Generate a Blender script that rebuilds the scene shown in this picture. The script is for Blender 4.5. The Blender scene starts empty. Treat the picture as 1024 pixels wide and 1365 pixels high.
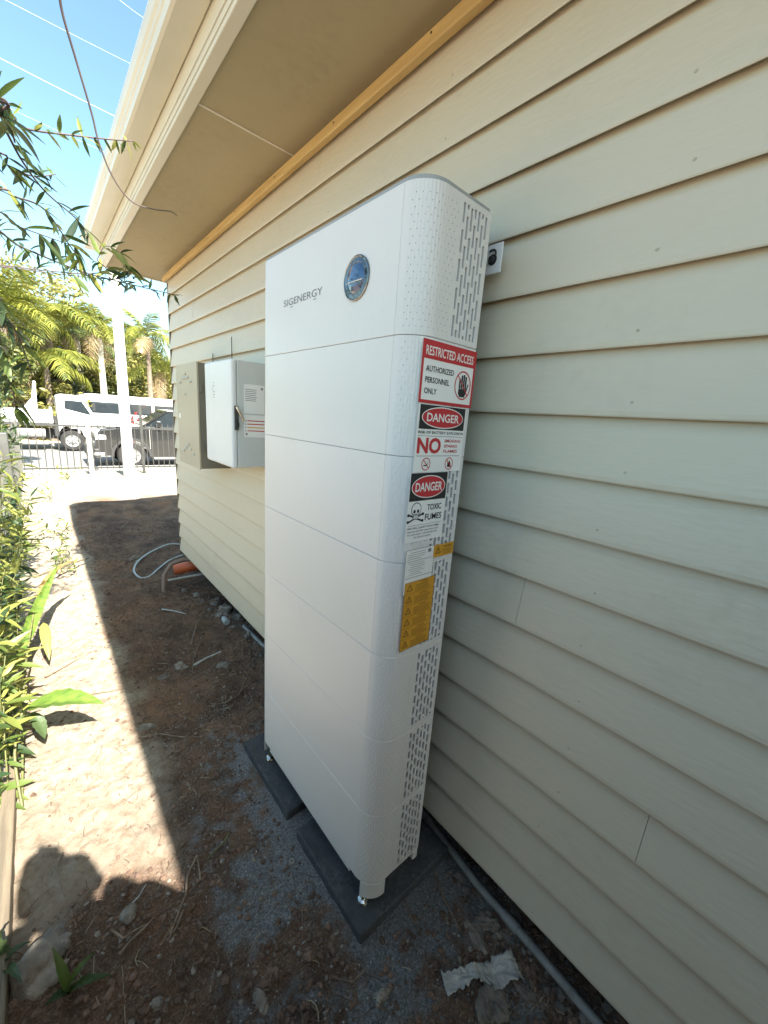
import bpy, math, random
import numpy as np
from mathutils import Matrix, Vector
random.seed(7); RNG = np.random.default_rng(7)
sc = bpy.context.scene
COL = sc.collection
D = bpy.data

# ------------------------------------------------------------------ camera
ROT = np.array([[0.75439079, 0.09707714, -0.64920764],
                [-0.65257682, 0.21785145, -0.72573014],
                [0.07097902, 0.97114199, 0.22769542]])
EYE = np.array([0.0, 0.0, 1.51])
FPX, PX0, PY0 = 519.684, 512.0, 682.5
cam = D.objects.new('camera', D.cameras.new('camera')); COL.objects.link(cam)
M4 = Matrix.Identity(4)
for i in range(3):
    for j in range(3): M4[i][j] = ROT[i][j]
    M4[i][3] = EYE[i]
cam.matrix_world = M4
cam.data.sensor_fit = 'VERTICAL'; cam.data.sensor_height = 36; cam.data.lens = FPX / 1365 * 36
cam.data.clip_start = 0.02; cam.data.clip_end = 3000
sc.camera = cam

# ------------------------------------------------------------------ light
SUN_TO = Vector((0.0655, -0.97, 1.0)).normalized()          # towards the sun (behind the viewpoint)
w = D.worlds.new('World'); sc.world = w; w.use_nodes = True
nt = w.node_tree; bg = nt.nodes['Background']
sky = nt.nodes.new('ShaderNodeTexSky'); sky.sky_type = 'NISHITA'; sky.sun_disc = False
sky.sun_elevation = math.asin(SUN_TO.z); sky.sun_rotation = math.atan2(SUN_TO.x, SUN_TO.y)
sky.air_density = 1.0; sky.dust_density = 1.4; sky.ozone_density = 0.6
tint = nt.nodes.new('ShaderNodeMix'); tint.data_type = 'RGBA'; tint.blend_type = 'MULTIPLY'; tint.inputs[0].default_value = 1.0
tint.inputs[7].default_value = (0.91, 1.07, 0.96, 1); nt.links.new(sky.outputs[0], tint.inputs[6]); nt.links.new(tint.outputs[2], bg.inputs[0]); bg.inputs[1].default_value = 0.09
sun = D.objects.new('sun', D.lights.new('sun', 'SUN')); COL.objects.link(sun)
sun.data.energy = 5.0; sun.data.angle = math.radians(0.55); sun.data.color = (1.0, 0.95, 0.86)
sun.rotation_euler = SUN_TO.to_track_quat('Z', 'Y').to_euler()
sc.view_settings.view_transform = 'Standard'; sc.view_settings.look = 'None'
sc.view_settings.exposure = 2.15; sc.view_settings.gamma = 1.0; sc.view_settings.use_curve_mapping = False

# ------------------------------------------------------------------ helpers
def ray(px, py):
    return ROT @ np.array([px - PX0, PY0 - py, -FPX])
def onz(px, py, z):
    d = ray(px, py); return EYE + d * ((z - EYE[2]) / d[2])
def onx(px, py, x):
    d = ray(px, py); return EYE + d * (x / d[0])
def ony(px, py, y):
    d = ray(px, py); return EYE + d * (y / d[1])

class MB:
    def __init__(s): s.v = []; s.f = []; s.s = []
    def add(s, vs, fs, smooth=False):
        b = len(s.v); s.v.extend([tuple(map(float, p)) for p in vs])
        s.f.extend([tuple(b + i for i in f) for f in fs]); s.s.extend([smooth] * len(fs)); return s
    def poly(s, pts): return s.add(pts, [tuple(range(len(pts)))])
    def box(s, a, b):
        x0, y0, z0 = [min(a[i], b[i]) for i in range(3)]; x1, y1, z1 = [max(a[i], b[i]) for i in range(3)]
        vs = [(x0,y0,z0),(x1,y0,z0),(x1,y1,z0),(x0,y1,z0),(x0,y0,z1),(x1,y0,z1),(x1,y1,z1),(x0,y1,z1)]
        return s.add(vs, [(0,3,2,1),(4,5,6,7),(0,1,5,4),(1,2,6,5),(2,3,7,6),(3,0,4,7)])
    def grid(s, rows, smooth=True, closed=False):
        n = len(rows[0]); vs = [p for r in rows for p in r]; fs = []
        for i in range(len(rows) - 1):
            for j in range(n if closed else n - 1):
                k = (j + 1) % n
                fs.append((i*n+j, i*n+k, (i+1)*n+k, (i+1)*n+j))
        return s.add(vs, fs, smooth)
    def prism(s, pts, axis, a, b, inset=None):
        # pts: 2d outline; axis 'y' -> (x,z) outline extruded along y, 'z' -> (x,y), 'x' -> (y,z)
        def P(p, t):
            return {'y': (p[0], t, p[1]), 'z': (p[0], p[1], t), 'x': (t, p[0], p[1])}[axis]
        n = len(pts); pb = inset or pts
        vs = [P(p, a) for p in pts] + [P(p, b) for p in pb]
        fs = [tuple(range(n)), tuple(range(2*n - 1, n - 1, -1))]
        fs += [(i, n + i, n + (i+1) % n, (i+1) % n) for i in range(n)]
        return s.add(vs, fs)
    def tube(s, path, r, n=8, cap=True):
        path = [Vector(p) for p in path]; m = len(path)
        rs = r if isinstance(r, (list, tuple)) else [r] * m
        rows = []; up = None
        for i in range(m):
            t = (path[min(i+1, m-1)] - path[max(i-1, 0)]).normalized()
            if up is None:
                up = Vector((0,0,1)) if abs(t.z) < .9 else Vector((1,0,0))
            a = t.cross(up).normalized(); up = a.cross(t).normalized()
            rows.append([path[i] + (a*math.cos(q) + up*math.sin(q)) * rs[i] for q in [2*math.pi*k/n for k in range(n)]])
        s.grid(rows, True, True)
        if cap: s.poly(rows[0]); s.poly(rows[-1][::-1])
        return s
    def lathe(s, prof, c, axis='y', n=24, smooth=True):
        rows = []
        for (r, h) in prof:
            row = []
            for k in range(n):
                q = 2*math.pi*k/n; u, v = r*math.cos(q), r*math.sin(q)
                row.append({'y': (c[0]+u, c[1]+h, c[2]+v), 'z': (c[0]+u, c[1]+v, c[2]+h), 'x': (c[0]+h, c[1]+u, c[2]+v)}[axis])
            rows.append(row)
        for i in range(len(rows) - 1): s.grid([rows[i], rows[i+1]], smooth, True)
        return s
    def blob(s, c, r, seed=0, rough=.25, sub=2, squash=(1,1,1)):
        vs, fs = ICO[sub]; rg = np.random.default_rng(seed)
        k = rg.normal(size=(6, 3))*np.array([1,1,1.6,1.6,2.4,2.4])[:,None]; ph = rg.uniform(0, 6, 6)
        v = vs.copy(); d = 1 + rough * sum(np.sin(v @ k[i] * 2.2 + ph[i]) for i in range(6)) / 3
        v = v * (d * (1 + rg.uniform(-.05,.05,len(v))*(1 if sub < 3 else .1)))[:, None] * np.array(squash) * r
        a = rg.uniform(0, 6.28); R = np.array([[math.cos(a), -math.sin(a), 0], [math.sin(a), math.cos(a), 0], [0,0,1]])
        v = v @ R.T + np.array(c)
        return s.add(v, fs, False)

def _ico():
    t = (1 + 5**.5) / 2
    v = [(-1,t,0),(1,t,0),(-1,-t,0),(1,-t,0),(0,-1,t),(0,1,t),(0,-1,-t),(0,1,-t),(t,0,-1),(t,0,1),(-t,0,-1),(-t,0,1)]
    f = [(0,11,5),(0,5,1),(0,1,7),(0,7,10),(0,10,11),(1,5,9),(5,11,4),(11,10,2),(10,7,6),(7,1,8),(3,9,4),(3,4,2),(3,2,6),(3,6,8),(3,8,9),(4,9,5),(2,4,11),(6,2,10),(8,6,7),(9,8,1)]
    out = []
    v = [np.array(p)/np.linalg.norm(p) for p in v]
    for lvl in range(4):
        out.append((np.array(v), list(f)))
        cache = {}; nf = []
        def mid(a, b):
            k = (min(a,b), max(a,b))
            if k not in cache:
                m = v[a] + v[b]; v.append(m/np.linalg.norm(m)); cache[k] = len(v) - 1
            return cache[k]
        for a, b, c in f:
            x, y, z = mid(a,b), mid(b,c), mid(c,a); nf += [(a,x,z),(b,y,x),(c,z,y),(x,y,z)]
        f = nf
    return out
ICO = _ico()

def world_of(o):
    p = Vector((0,0,0))
    while o is not None: p = p + o.location; o = o.parent
    return p
def props(o, label=None, cat=None, group=None, kind=None):
    if label: o['label'] = label
    if cat: o['category'] = cat
    if group: o['group'] = group
    if kind: o['kind'] = kind
    return o
def thing(name, label, cat, loc, group=None):
    o = D.objects.new(name, None); COL.objects.link(o); o.location = loc; o.empty_display_size = .1
    return props(o, label, cat, group)
def make(name, mb, mat, parent=None, bevel=0, label=None, kind=None, segs=2, base=False):
    v = np.array(mb.v, dtype=float); c = (v.min(0) + v.max(0)) / 2
    if base: c[2] = v[:, 2].min()
    me = D.meshes.new(name); me.from_pydata([tuple(p) for p in v - c], [], mb.f)
    me.polygons.foreach_set('use_smooth', mb.s)
    if isinstance(mat, (list, tuple)):
        for m in mat: me.materials.append(m)
    elif mat: me.materials.append(mat)
    o = D.objects.new(name, me); COL.objects.link(o)
    o.location = Vector(c) - (world_of(parent) if parent else Vector((0,0,0)))
    if parent: o.parent = parent
    if bevel:
        b = o.modifiers.new('bevel', 'BEVEL'); b.width = bevel; b.segments = segs; b.limit_method = 'ANGLE'; b.angle_limit = math.radians(35)
    return props(o, label, None, None, kind)
def fast_mesh(name, V, F, mat, parent=None, smooth=False, kind=None):
    """V (n,3) F (m,k) numpy arrays"""
    me = D.meshes.new(name); V = np.asarray(V, dtype=np.float32); F = np.asarray(F, dtype=np.int32); k = F.shape[1]
    me.vertices.add(len(V)); me.vertices.foreach_set('co', V.ravel())
    me.loops.add(F.size); me.loops.foreach_set('vertex_index', F.ravel())
    me.polygons.add(len(F)); me.polygons.foreach_set('loop_start', np.arange(0, F.size, k, dtype=np.int32))
    me.polygons.foreach_set('use_smooth', np.full(len(F), smooth))
    me.update(calc_edges=True); me.validate()
    if mat: me.materials.append(mat)
    o = D.objects.new(name, me); COL.objects.link(o)
    if parent: o.parent = parent; o.location = -world_of(parent)
    if kind: o['kind'] = kind
    return o
def copy_tree(o, parent=None):
    c = o.copy(); COL.objects.link(c); c.parent = parent
    for ch in list(o.children): copy_tree(ch, c)
    return c

# ---- noise
def vnoise(x, y, seed=0):
    xi = np.floor(x).astype(np.int64); yi = np.floor(y).astype(np.int64); fx = x - xi; fy = y - yi
    fx = fx*fx*(3-2*fx); fy = fy*fy*(3-2*fy)
    def h(a, b):
        n = (a * 374761393 + b * 668265263 + seed * 974711) & 0x7fffffff
        n = ((n ^ (n >> 13)) * 1274126177) & 0x7fffffff
        return ((n ^ (n >> 16)) & 0xffff) / 65535.0
    return (h(xi,yi)*(1-fx)+h(xi+1,yi)*fx)*(1-fy) + (h(xi,yi+1)*(1-fx)+h(xi+1,yi+1)*fx)*fy
def fbm(x, y, seed=0, o=4):
    s = 0; a = .5
    for i in range(o): s = s + a*(vnoise(x*2**i, y*2**i, seed+i*17) - .5); a *= .55
    return s

# ------------------------------------------------------------------ materials
def mat(name, c1, c2=None, rough=.6, scale=8, bump=0, bscale=60, metal=0, detail=5, spec=.5, stretch=None, trans=0, c3=None, coat=0):
    m = D.materials.new(name); m.use_nodes = True; n = m.node_tree.nodes; l = m.node_tree.links
    p = n['Principled BSDF']; p.inputs['Roughness'].default_value = rough; p.inputs['Metallic'].default_value = metal
    p.inputs['Specular IOR Level'].default_value = spec
    if coat: p.inputs['Coat Weight'].default_value = coat; p.inputs['Coat Roughness'].default_value = .08
    tc = n.new('ShaderNodeNewGeometry'); mp = n.new('ShaderNodeMapping'); l.new(tc.outputs['Position'], mp.inputs[0])
    if stretch: mp.inputs['Scale'].default_value = stretch
    c2 = c2 or tuple(x*.96 for x in c1)
    nz = n.new('ShaderNodeTexNoise'); nz.inputs['Scale'].default_value = scale; nz.inputs['Detail'].default_value = detail
    l.new(mp.outputs[0], nz.inputs['Vector'])
    rp = n.new('ShaderNodeValToRGB'); l.new(nz.outputs[0], rp.inputs[0])
    rp.color_ramp.elements[0].position = .35; rp.color_ramp.elements[1].position = .65
    rp.color_ramp.elements[0].color = (*c2, 1); rp.color_ramp.elements[1].color = (*c1, 1)
    if c3: e = rp.color_ramp.elements.new(.8); e.color = (*c3, 1)
    l.new(rp.outputs[0], p.inputs['Base Color'])
    if bump:
        nb = n.new('ShaderNodeTexNoise'); nb.inputs['Scale'].default_value = bscale; nb.inputs['Detail'].default_value = 4
        l.new(mp.outputs[0], nb.inputs['Vector']); bp = n.new('ShaderNodeBump'); bp.inputs['Strength'].default_value = bump; bp.inputs['Distance'].default_value = .01
        l.new(nb.outputs[0], bp.inputs['Height']); l.new(bp.outputs[0], p.inputs['Normal'])
    if trans:
        t = n.new('ShaderNodeBsdfTranslucent'); l.new(rp.outputs[0], t.inputs[0])
        mx = n.new('ShaderNodeMixShader'); mx.inputs[0].default_value = trans
        l.new(p.outputs[0], mx.inputs[1]); l.new(t.outputs[0], mx.inputs[2]); l.new(mx.outputs[0], n['Material Output'].inputs[0])
    return m
def leafmat(name, c1, c2, trans=.35, rough=.45):
    """leaf colour differs from leaf to leaf (random per mesh island) and a little within a leaf"""
    m = mat(name, c1, c2, rough=rough, scale=30, trans=trans); n = m.node_tree.nodes; l = m.node_tree.links
    g = [x for x in n if x.type == 'NEW_GEOMETRY'][0]; oi = n.new('ShaderNodeObjectInfo')
    ad = n.new('ShaderNodeMath'); ad.operation = 'ADD'; l.new(g.outputs['Random Per Island'], ad.inputs[0]); l.new(oi.outputs['Random'], ad.inputs[1])
    fr = n.new('ShaderNodeMath'); fr.operation = 'FRACT'; l.new(ad.outputs[0], fr.inputs[0])
    rp = [x for x in n if x.type == 'VALTORGB'][0]
    rp.color_ramp.elements[0].position = .1; rp.color_ramp.elements[1].position = .9
    l.new(fr.outputs[0], rp.inputs[0]); return m

M = {}
M['cream'] = mat('cream_paint', (.60,.54,.42), (.575,.515,.40), rough=.42, scale=3, bump=.12, bscale=90, stretch=(1,.25,1))
def grime(m, col, amount, lo, hi, scale=2.2, fine=34):
    n = m.node_tree.nodes; l = m.node_tree.links; p = n['Principled BSDF']; src = p.inputs['Base Color'].links[0].from_socket; g = [x for x in n if x.type == 'NEW_GEOMETRY'][0]
    a = n.new('ShaderNodeTexNoise'); a.inputs['Scale'].default_value = scale; a.inputs['Detail'].default_value = 8; a.inputs['Roughness'].default_value = .7; l.new(g.outputs['Position'], a.inputs['Vector'])
    b = n.new('ShaderNodeTexNoise'); b.inputs['Scale'].default_value = fine; b.inputs['Detail'].default_value = 3; l.new(g.outputs['Position'], b.inputs['Vector'])
    r1 = n.new('ShaderNodeMapRange'); r1.inputs[1].default_value = lo; r1.inputs[2].default_value = hi; l.new(a.outputs[0], r1.inputs[0])
    r2 = n.new('ShaderNodeMapRange'); r2.inputs[1].default_value = .40; r2.inputs[2].default_value = .72; l.new(b.outputs[0], r2.inputs[0])
    mu = n.new('ShaderNodeMath'); mu.operation = 'MULTIPLY'; l.new(r1.outputs[0], mu.inputs[0]); l.new(r2.outputs[0], mu.inputs[1])
    m2 = n.new('ShaderNodeMath'); m2.operation = 'MULTIPLY'; m2.inputs[1].default_value = amount; l.new(mu.outputs[0], m2.inputs[0])
    mx = n.new('ShaderNodeMix'); mx.data_type = 'RGBA'; l.new(m2.outputs[0], mx.inputs[0]); l.new(src, mx.inputs[6]); mx.inputs[7].default_value = (*col, 1); l.new(mx.outputs[2], p.inputs['Base Color'])
grime(M['cream'], (.36,.32,.23), .32, .48, .74)
M['cream_lite'] = mat('cream_metal', (.72,.69,.58), (.68,.65,.54), rough=.3, scale=3)
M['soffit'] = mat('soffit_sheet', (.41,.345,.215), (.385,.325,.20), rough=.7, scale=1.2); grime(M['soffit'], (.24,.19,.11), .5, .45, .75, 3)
M['batten'] = mat('joint_strip', (.72,.68,.58), rough=.5)
M['pine'] = mat('raw_pine', (.60,.42,.175), (.49,.325,.125), rough=.6, scale=6, stretch=(8,.6,8), bump=.1)
M['timber'] = mat('weathered_timber', (.19,.15,.10), (.12,.095,.065), rough=.85, scale=10, stretch=(8,.5,8), bump=.4, bscale=40)
M['dark'] = mat('dark_void', (.02,.02,.02), rough=.9)
M['roof'] = mat('roof_sheet', (.35,.33,.30), rough=.45)
M['white'] = mat('white_powdercoat', (.69,.665,.645), (.675,.65,.63), rough=.34, scale=2, bump=.015, bscale=900)
grime(M['white'], (.45,.40,.33), .22, .5, .8, 3.5, 60)
M['white_side'] = mat('white_moulding', (.69,.668,.65), (.67,.648,.63), rough=.42, scale=4, bump=.02, bscale=700)
M['stud'] = mat('white_stud', (.76,.735,.705), rough=.35)
M['core'] = mat('grey_inner_case', (.022,.024,.027), rough=.6)
M['capgrey'] = mat('grey_cap', (.32,.33,.33), rough=.5)
M['steel'] = mat('zinc_steel', (.62,.62,.60), (.5,.5,.48), rough=.25, metal=1, scale=40)
M['glassy'] = mat('dark_glass', (.012,.02,.035), rough=.04, spec=.8, coat=1)
M['bluedome'] = mat('blue_dome', (.03,.09,.22), (.015,.04,.10), rough=.05, scale=30, coat=1)
M['chrome'] = mat('chrome', (.7,.7,.7), rough=.08, metal=1)
M['paver'] = mat('charcoal_paver', (.065,.067,.07), (.045,.047,.05), rough=.85, scale=25, bump=.35, bscale=220)
grime(M['paver'], (.17,.165,.155), .75, .42, .7, 7, 90)
M['beigebox'] = mat('beige_enamel', (.45,.395,.29), (.43,.375,.275), rough=.4, scale=3)
M['beigeside'] = mat('brown_grey_enamel', (.20,.18,.14), rough=.45)
M['boxwhite'] = mat('box_white', (.74,.75,.76), rough=.36)
M['boxgrey'] = mat('box_pale_grey', (.58,.59,.58), rough=.42)
M['signwhite'] = mat('sign_white', (.82,.81,.79), rough=.4)
M['red'] = mat('sign_red', (.50,.022,.030), rough=.4)
M['black'] = mat('sign_black', (.012,.012,.013), rough=.45)
M['greyink'] = mat('grey_ink', (.16,.165,.17), rough=.5)
M['orange'] = mat('label_orange', (.66,.33,.025), (.60,.29,.02), rough=.5)
M['brownink'] = mat('brown_ink', (.18,.085,.01), rough=.5)
M['ora_pipe'] = mat('orange_pvc', (.62,.13,.04), (.5,.10,.03), rough=.4)
M['hosew'] = mat('white_hose', (.42,.45,.45), rough=.4)
M['conduit'] = mat('grey_conduit', (.36,.35,.33), (.27,.26,.24), rough=.55, scale=20)
M['hosebrown'] = mat('brown_hose', (.22,.15,.12), rough=.6)
M['paper'] = mat('torn_paper', (.46,.445,.41), (.33,.315,.285), rough=.8, scale=30, bump=.4, bscale=120)
M['stone'] = mat('pale_stone', (.19,.16,.135), (.10,.083,.068), rough=.9, scale=22, bump=.5, bscale=120)
M['stonelt'] = mat('light_stone', (.29,.25,.21), (.14,.115,.09), rough=.9, scale=22, bump=.5, bscale=120)
M['twig'] = mat('dry_twig', (.27,.195,.14), (.14,.095,.065), rough=.9, scale=30)
M['stem'] = mat('green_stem', (.16,.17,.06), (.10,.10,.04), rough=.6, scale=20)
M['vine'] = mat('dark_stem', (.10,.075,.07), (.07,.05,.05), rough=.7, scale=20)
M['leaf'] = leafmat('leaf_green', (.12,.17,.035), (.035,.07,.022))
M['leafdk'] = leafmat('leaf_dark', (.075,.115,.045), (.026,.052,.028), trans=.28)
M['leafyel'] = leafmat('leaf_yellow_green', (.36,.36,.09), (.15,.20,.045), trans=.4)
M['bigleaf'] = mat('broad_leaf', (.19,.28,.05), (.09,.17,.03), rough=.45, scale=16, trans=.35, stretch=(1,3,1))
M['dryleaf'] = mat('dry_leaf', (.40,.26,.09), (.25,.14,.05), rough=.8, trans=.2, scale=20)
M['palm'] = leafmat('palm_frond', (.34,.34,.06), (.11,.14,.03), trans=.35)
M['palmdk'] = leafmat('palm_frond_dark', (.15,.18,.045), (.04,.06,.02), trans=.3)
M['tree1'] = leafmat('tree_leaf', (.20,.21,.05), (.04,.06,.018), trans=.3)
M['tree2'] = leafmat('tree_leaf_yellow', (.36,.33,.09), (.12,.12,.03), trans=.3)
M['treedk'] = leafmat('tree_leaf_dark', (.045,.065,.022), (.016,.028,.012), trans=.25)
M['redleaf'] = leafmat('red_leaf', (.42,.06,.05), (.2,.03,.03), trans=.3)
M['bark'] = mat('bark', (.19,.15,.11), (.11,.085,.06), rough=.9, scale=12, bump=.5, bscale=30)
M['palmtrunk'] = mat('pale_palm_trunk', (.52,.48,.42), (.40,.36,.30), rough=.8, scale=5, stretch=(1,1,6))
M['polew'] = mat('white_pole', (.80,.79,.76), (.74,.73,.69), rough=.5, scale=4)
M['alu'] = mat('fence_aluminium', (.055,.055,.052), (.04,.04,.038), rough=.45)
M['alupost'] = mat('fence_post_grey', (.10,.10,.092), (.075,.075,.07), rough=.5)
M['lightfence'] = mat('grey_fence', (.12,.118,.105), (.08,.078,.07), rough=.6, scale=12)
M['truckwhite'] = mat('truck_white', (.80,.80,.79), rough=.3, coat=.5)
M['carblack'] = mat('ute_black', (.018,.019,.02), rough=.25, coat=1)
M['plasticblk'] = mat('black_plastic', (.03,.03,.03), rough=.6)
M['rubber'] = mat('tyre_rubber', (.026,.025,.024), (.018,.017,.016), rough=.85)
M['rim'] = mat('wheel_rim', (.30,.30,.29), rough=.4, metal=.3)
M['window'] = mat('vehicle_glass', (.025,.032,.038), (.02,.026,.03), rough=.06, spec=.7)
M['amber'] = mat('amber_lens', (.6,.22,.05), rough=.2)
M['lens'] = mat('clear_lens', (.6,.6,.6), rough=.1, spec=.8)
M['chassis'] = mat('chassis_grey', (.06,.058,.055), rough=.7)
M['tank'] = mat('tank_grey', (.40,.38,.35), rough=.5)
M['wire'] = mat('cable_white', (.75,.77,.78), rough=.5)
M['skin'] = mat('skin', (.42,.24,.16), rough=.5)
M['shirt'] = mat('navy_cloth', (.03,.04,.07), rough=.9)
M['trouser'] = mat('khaki_cloth', (.22,.18,.12), rough=.9)
M['hair'] = mat('dark_hair', (.02,.014,.01), rough=.6)

# ------------------------------------------------------------------ ground
GZ = -0.07
def pad_mask(x, y):
    dx = np.maximum(np.maximum(.56 - x, x - 1.04), 0); dy = np.maximum(np.maximum(.58 - y, y - 1.6), 0)
    return np.clip(1 - np.hypot(dx, dy)/.16, 0, 1)
def dust_mask(x, y):
    e = np.hypot((x - .74)/.40, (y - .94)/.74) + fbm(x*4, y*4, 91, 4)*1.5 + fbm(x*24, y*24, 17, 3)*1.0
    return np.clip((1.08 - e)/.30, 0, 1)
def ground_h(x, y):
    near = np.clip((9 - y)/3, 0, 1) * np.clip((x + 3)/1, 0, 1)
    d = dust_mask(x, y)
    h = GZ + near*(fbm(x*1.3, y*1.3, 3, 3)*.055 + fbm(x*6, y*6, 5, 3)*.030*(1-.6*d))
    rough = np.maximum(fbm(x*22, y*22, 8, 3), -.12)*.034 + np.abs(fbm(x*55, y*55, 12, 3))*.020
    h = h + near*rough*(1 - .72*d)
    h = h + np.exp(-((y - 6.9 + .5*fbm(x*1.1, y*0, 4, 2))/.45)**2)*.12*np.clip((x+.2)/.4, 0, 1)
    h = h - .10*np.exp(-(((x-1.15)/.28)**2 + ((y-3.55)/.55)**2))
    p = pad_mask(x, y); p = p*p*(3-2*p)
    h = h*(1-p) + (-.076 + .25*(h - GZ))*p
    t = np.clip((y - 10.7)/2.9, 0, 1); h = h - .43*t*t*(3-2*t)
    return h
def gh(x, y): return float(ground_h(np.array([float(x)]), np.array([float(y)]))[0])

def axis(segs):
    a = []
    for s0, s1, st in segs: a += list(np.arange(s0, s1, st))
    return np.array(a + [segs[-1][1]])
gx = axis([(-900,-60,60),(-60,-10,5),(-10,-2,.8),(-2,-.5,.1),(-.5,1.3,.0095),(1.3,2.2,.05),(2.2,8,.5),(8,60,5),(60,900,60)])
gy = axis([(-200,-20,20),(-20,-2,2),(-2,-.1,.2),(-.1,2.4,.0105),(2.4,4.6,.018),(4.6,8,.035),(8,15,.2),(15,60,3),(60,1500,60)])
X, Y = np.meshgrid(gx, gy); H = ground_h(X.ravel(), Y.ravel())
nx, ny = len(gx), len(gy)
idx = np.arange(nx*ny).reshape(ny, nx)
F = np.stack([idx[:-1,:-1].ravel(), idx[:-1,1:].ravel(), idx[1:,1:].ravel(), idx[1:,:-1].ravel()], 1)

gm = D.materials.new('soil'); gm.use_nodes = True
n = gm.node_tree.nodes; l = gm.node_tree.links; p = n['Principled BSDF']; p.inputs['Roughness'].default_value = .95; p.inputs['Specular IOR Level'].default_value = .2
geo = n.new('ShaderNodeNewGeometry')
def noise(scale, det=5, rough=.6):
    z = n.new('ShaderNodeTexNoise'); z.inputs['Scale'].default_value = scale; z.inputs['Detail'].default_value = det; z.inputs['Roughness'].default_value = rough
    l.new(geo.outputs['Position'], z.inputs['Vector']); return z
def ramp(src, stops):
    r = n.new('ShaderNodeValToRGB'); l.new(src, r.inputs[0])
    while len(r.color_ramp.elements) < len(stops): r.color_ramp.elements.new(.5)
    for e, (pos, c) in zip(r.color_ramp.elements, stops): e.position = pos; e.color = (*c, 1)
    return r
def mix(fac, a, b):
    m = n.new('ShaderNodeMix'); m.data_type = 'RGBA'
    if isinstance(fac, float): m.inputs[0].default_value = fac
    else: l.new(fac, m.inputs[0])
    l.new(a, m.inputs[6]); l.new(b, m.inputs[7]); return m.outputs[2]
soil = ramp(noise(7, 8).outputs[0], [(.3,(.090,.052,.034)), (.5,(.22,.130,.084)), (.7,(.36,.225,.145))])
speck = ramp(noise(170, 8, .82).outputs[0], [(.37,(.026,.016,.011)), (.5,(.19,.122,.086)), (.61,(.50,.375,.285))])
base = mix(.5, soil.outputs[0], speck.outputs[0])
dust = ramp(noise(130, 5, .75).outputs[0], [(.34,(.105,.107,.107)), (.5,(.25,.258,.26)), (.66,(.45,.46,.46))])
at = n.new('ShaderNodeAttribute'); at.attribute_name = 'dust'
patch = ramp(noise(2.6, 6, .6).outputs[0], [(.36,(.55,.55,.58)), (.5,(1.0,.98,.95)), (.66,(1.25,1.08,.92))])
mm = n.new('ShaderNodeMix'); mm.data_type = 'RGBA'; mm.blend_type = 'MULTIPLY'; mm.inputs[0].default_value = 1.0; l.new(base, mm.inputs[6]); l.new(patch.outputs[0], mm.inputs[7]); base = mm.outputs[2]
c = mix(at.outputs['Fac'], base, dust.outputs[0])
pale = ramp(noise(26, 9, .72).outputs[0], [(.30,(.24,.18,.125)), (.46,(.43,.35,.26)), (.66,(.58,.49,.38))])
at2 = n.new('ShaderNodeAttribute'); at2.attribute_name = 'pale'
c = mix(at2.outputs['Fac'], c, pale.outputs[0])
l.new(c, p.inputs['Base Color'])
bn = noise(210, 8, .78); bp = n.new('ShaderNodeBump'); bp.inputs['Strength'].default_value = 1.0; bp.inputs['Distance'].default_value = .013
l.new(bn.outputs[0], bp.inputs['Height']); l.new(bp.outputs[0], p.inputs['Normal'])
ground = fast_mesh('ground', np.stack([X.ravel(), Y.ravel(), H], 1), F, gm, smooth=True, kind='structure')
a = ground.data.attributes.new('dust', 'FLOAT', 'POINT'); a.data.foreach_set('value', (dust_mask(X.ravel(), Y.ravel())*.92).astype(np.float32))
xr, yr = X.ravel(), Y.ravel()
# sunlight painted into soil colour: paler at the street end and the sunlit strip
def sunlit_mask(x, y):
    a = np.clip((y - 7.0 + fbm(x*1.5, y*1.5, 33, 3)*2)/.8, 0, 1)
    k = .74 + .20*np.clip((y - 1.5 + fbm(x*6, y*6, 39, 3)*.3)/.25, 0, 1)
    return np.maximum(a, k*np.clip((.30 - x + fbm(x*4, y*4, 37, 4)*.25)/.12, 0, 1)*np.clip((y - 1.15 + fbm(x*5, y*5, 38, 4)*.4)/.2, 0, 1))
pl = sunlit_mask(xr, yr)
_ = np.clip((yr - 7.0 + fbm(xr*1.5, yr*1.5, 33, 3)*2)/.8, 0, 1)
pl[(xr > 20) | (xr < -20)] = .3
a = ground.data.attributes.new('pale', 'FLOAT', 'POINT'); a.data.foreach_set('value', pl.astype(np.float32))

# road beyond the fence
rd = MB(); rx = list(np.linspace(-60, 60, 25))
rd.grid([[(x, y, gh(x, y) + .012) for x in rx] for y in (14.2, 16, 18, 20, 22.5)], True)
props(make('road', rd, mat('asphalt', (.20,.195,.185), (.16,.155,.15), rough=.9, scale=6, bump=.3)), kind='structure')
kb = MB(); kb.box((-60, 13.95, -.62), (60, 14.2, -.40)); make('kerb', kb, mat('concrete', (.45,.43,.40), rough=.85, bump=.2), bevel=.02, kind='structure')

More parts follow.
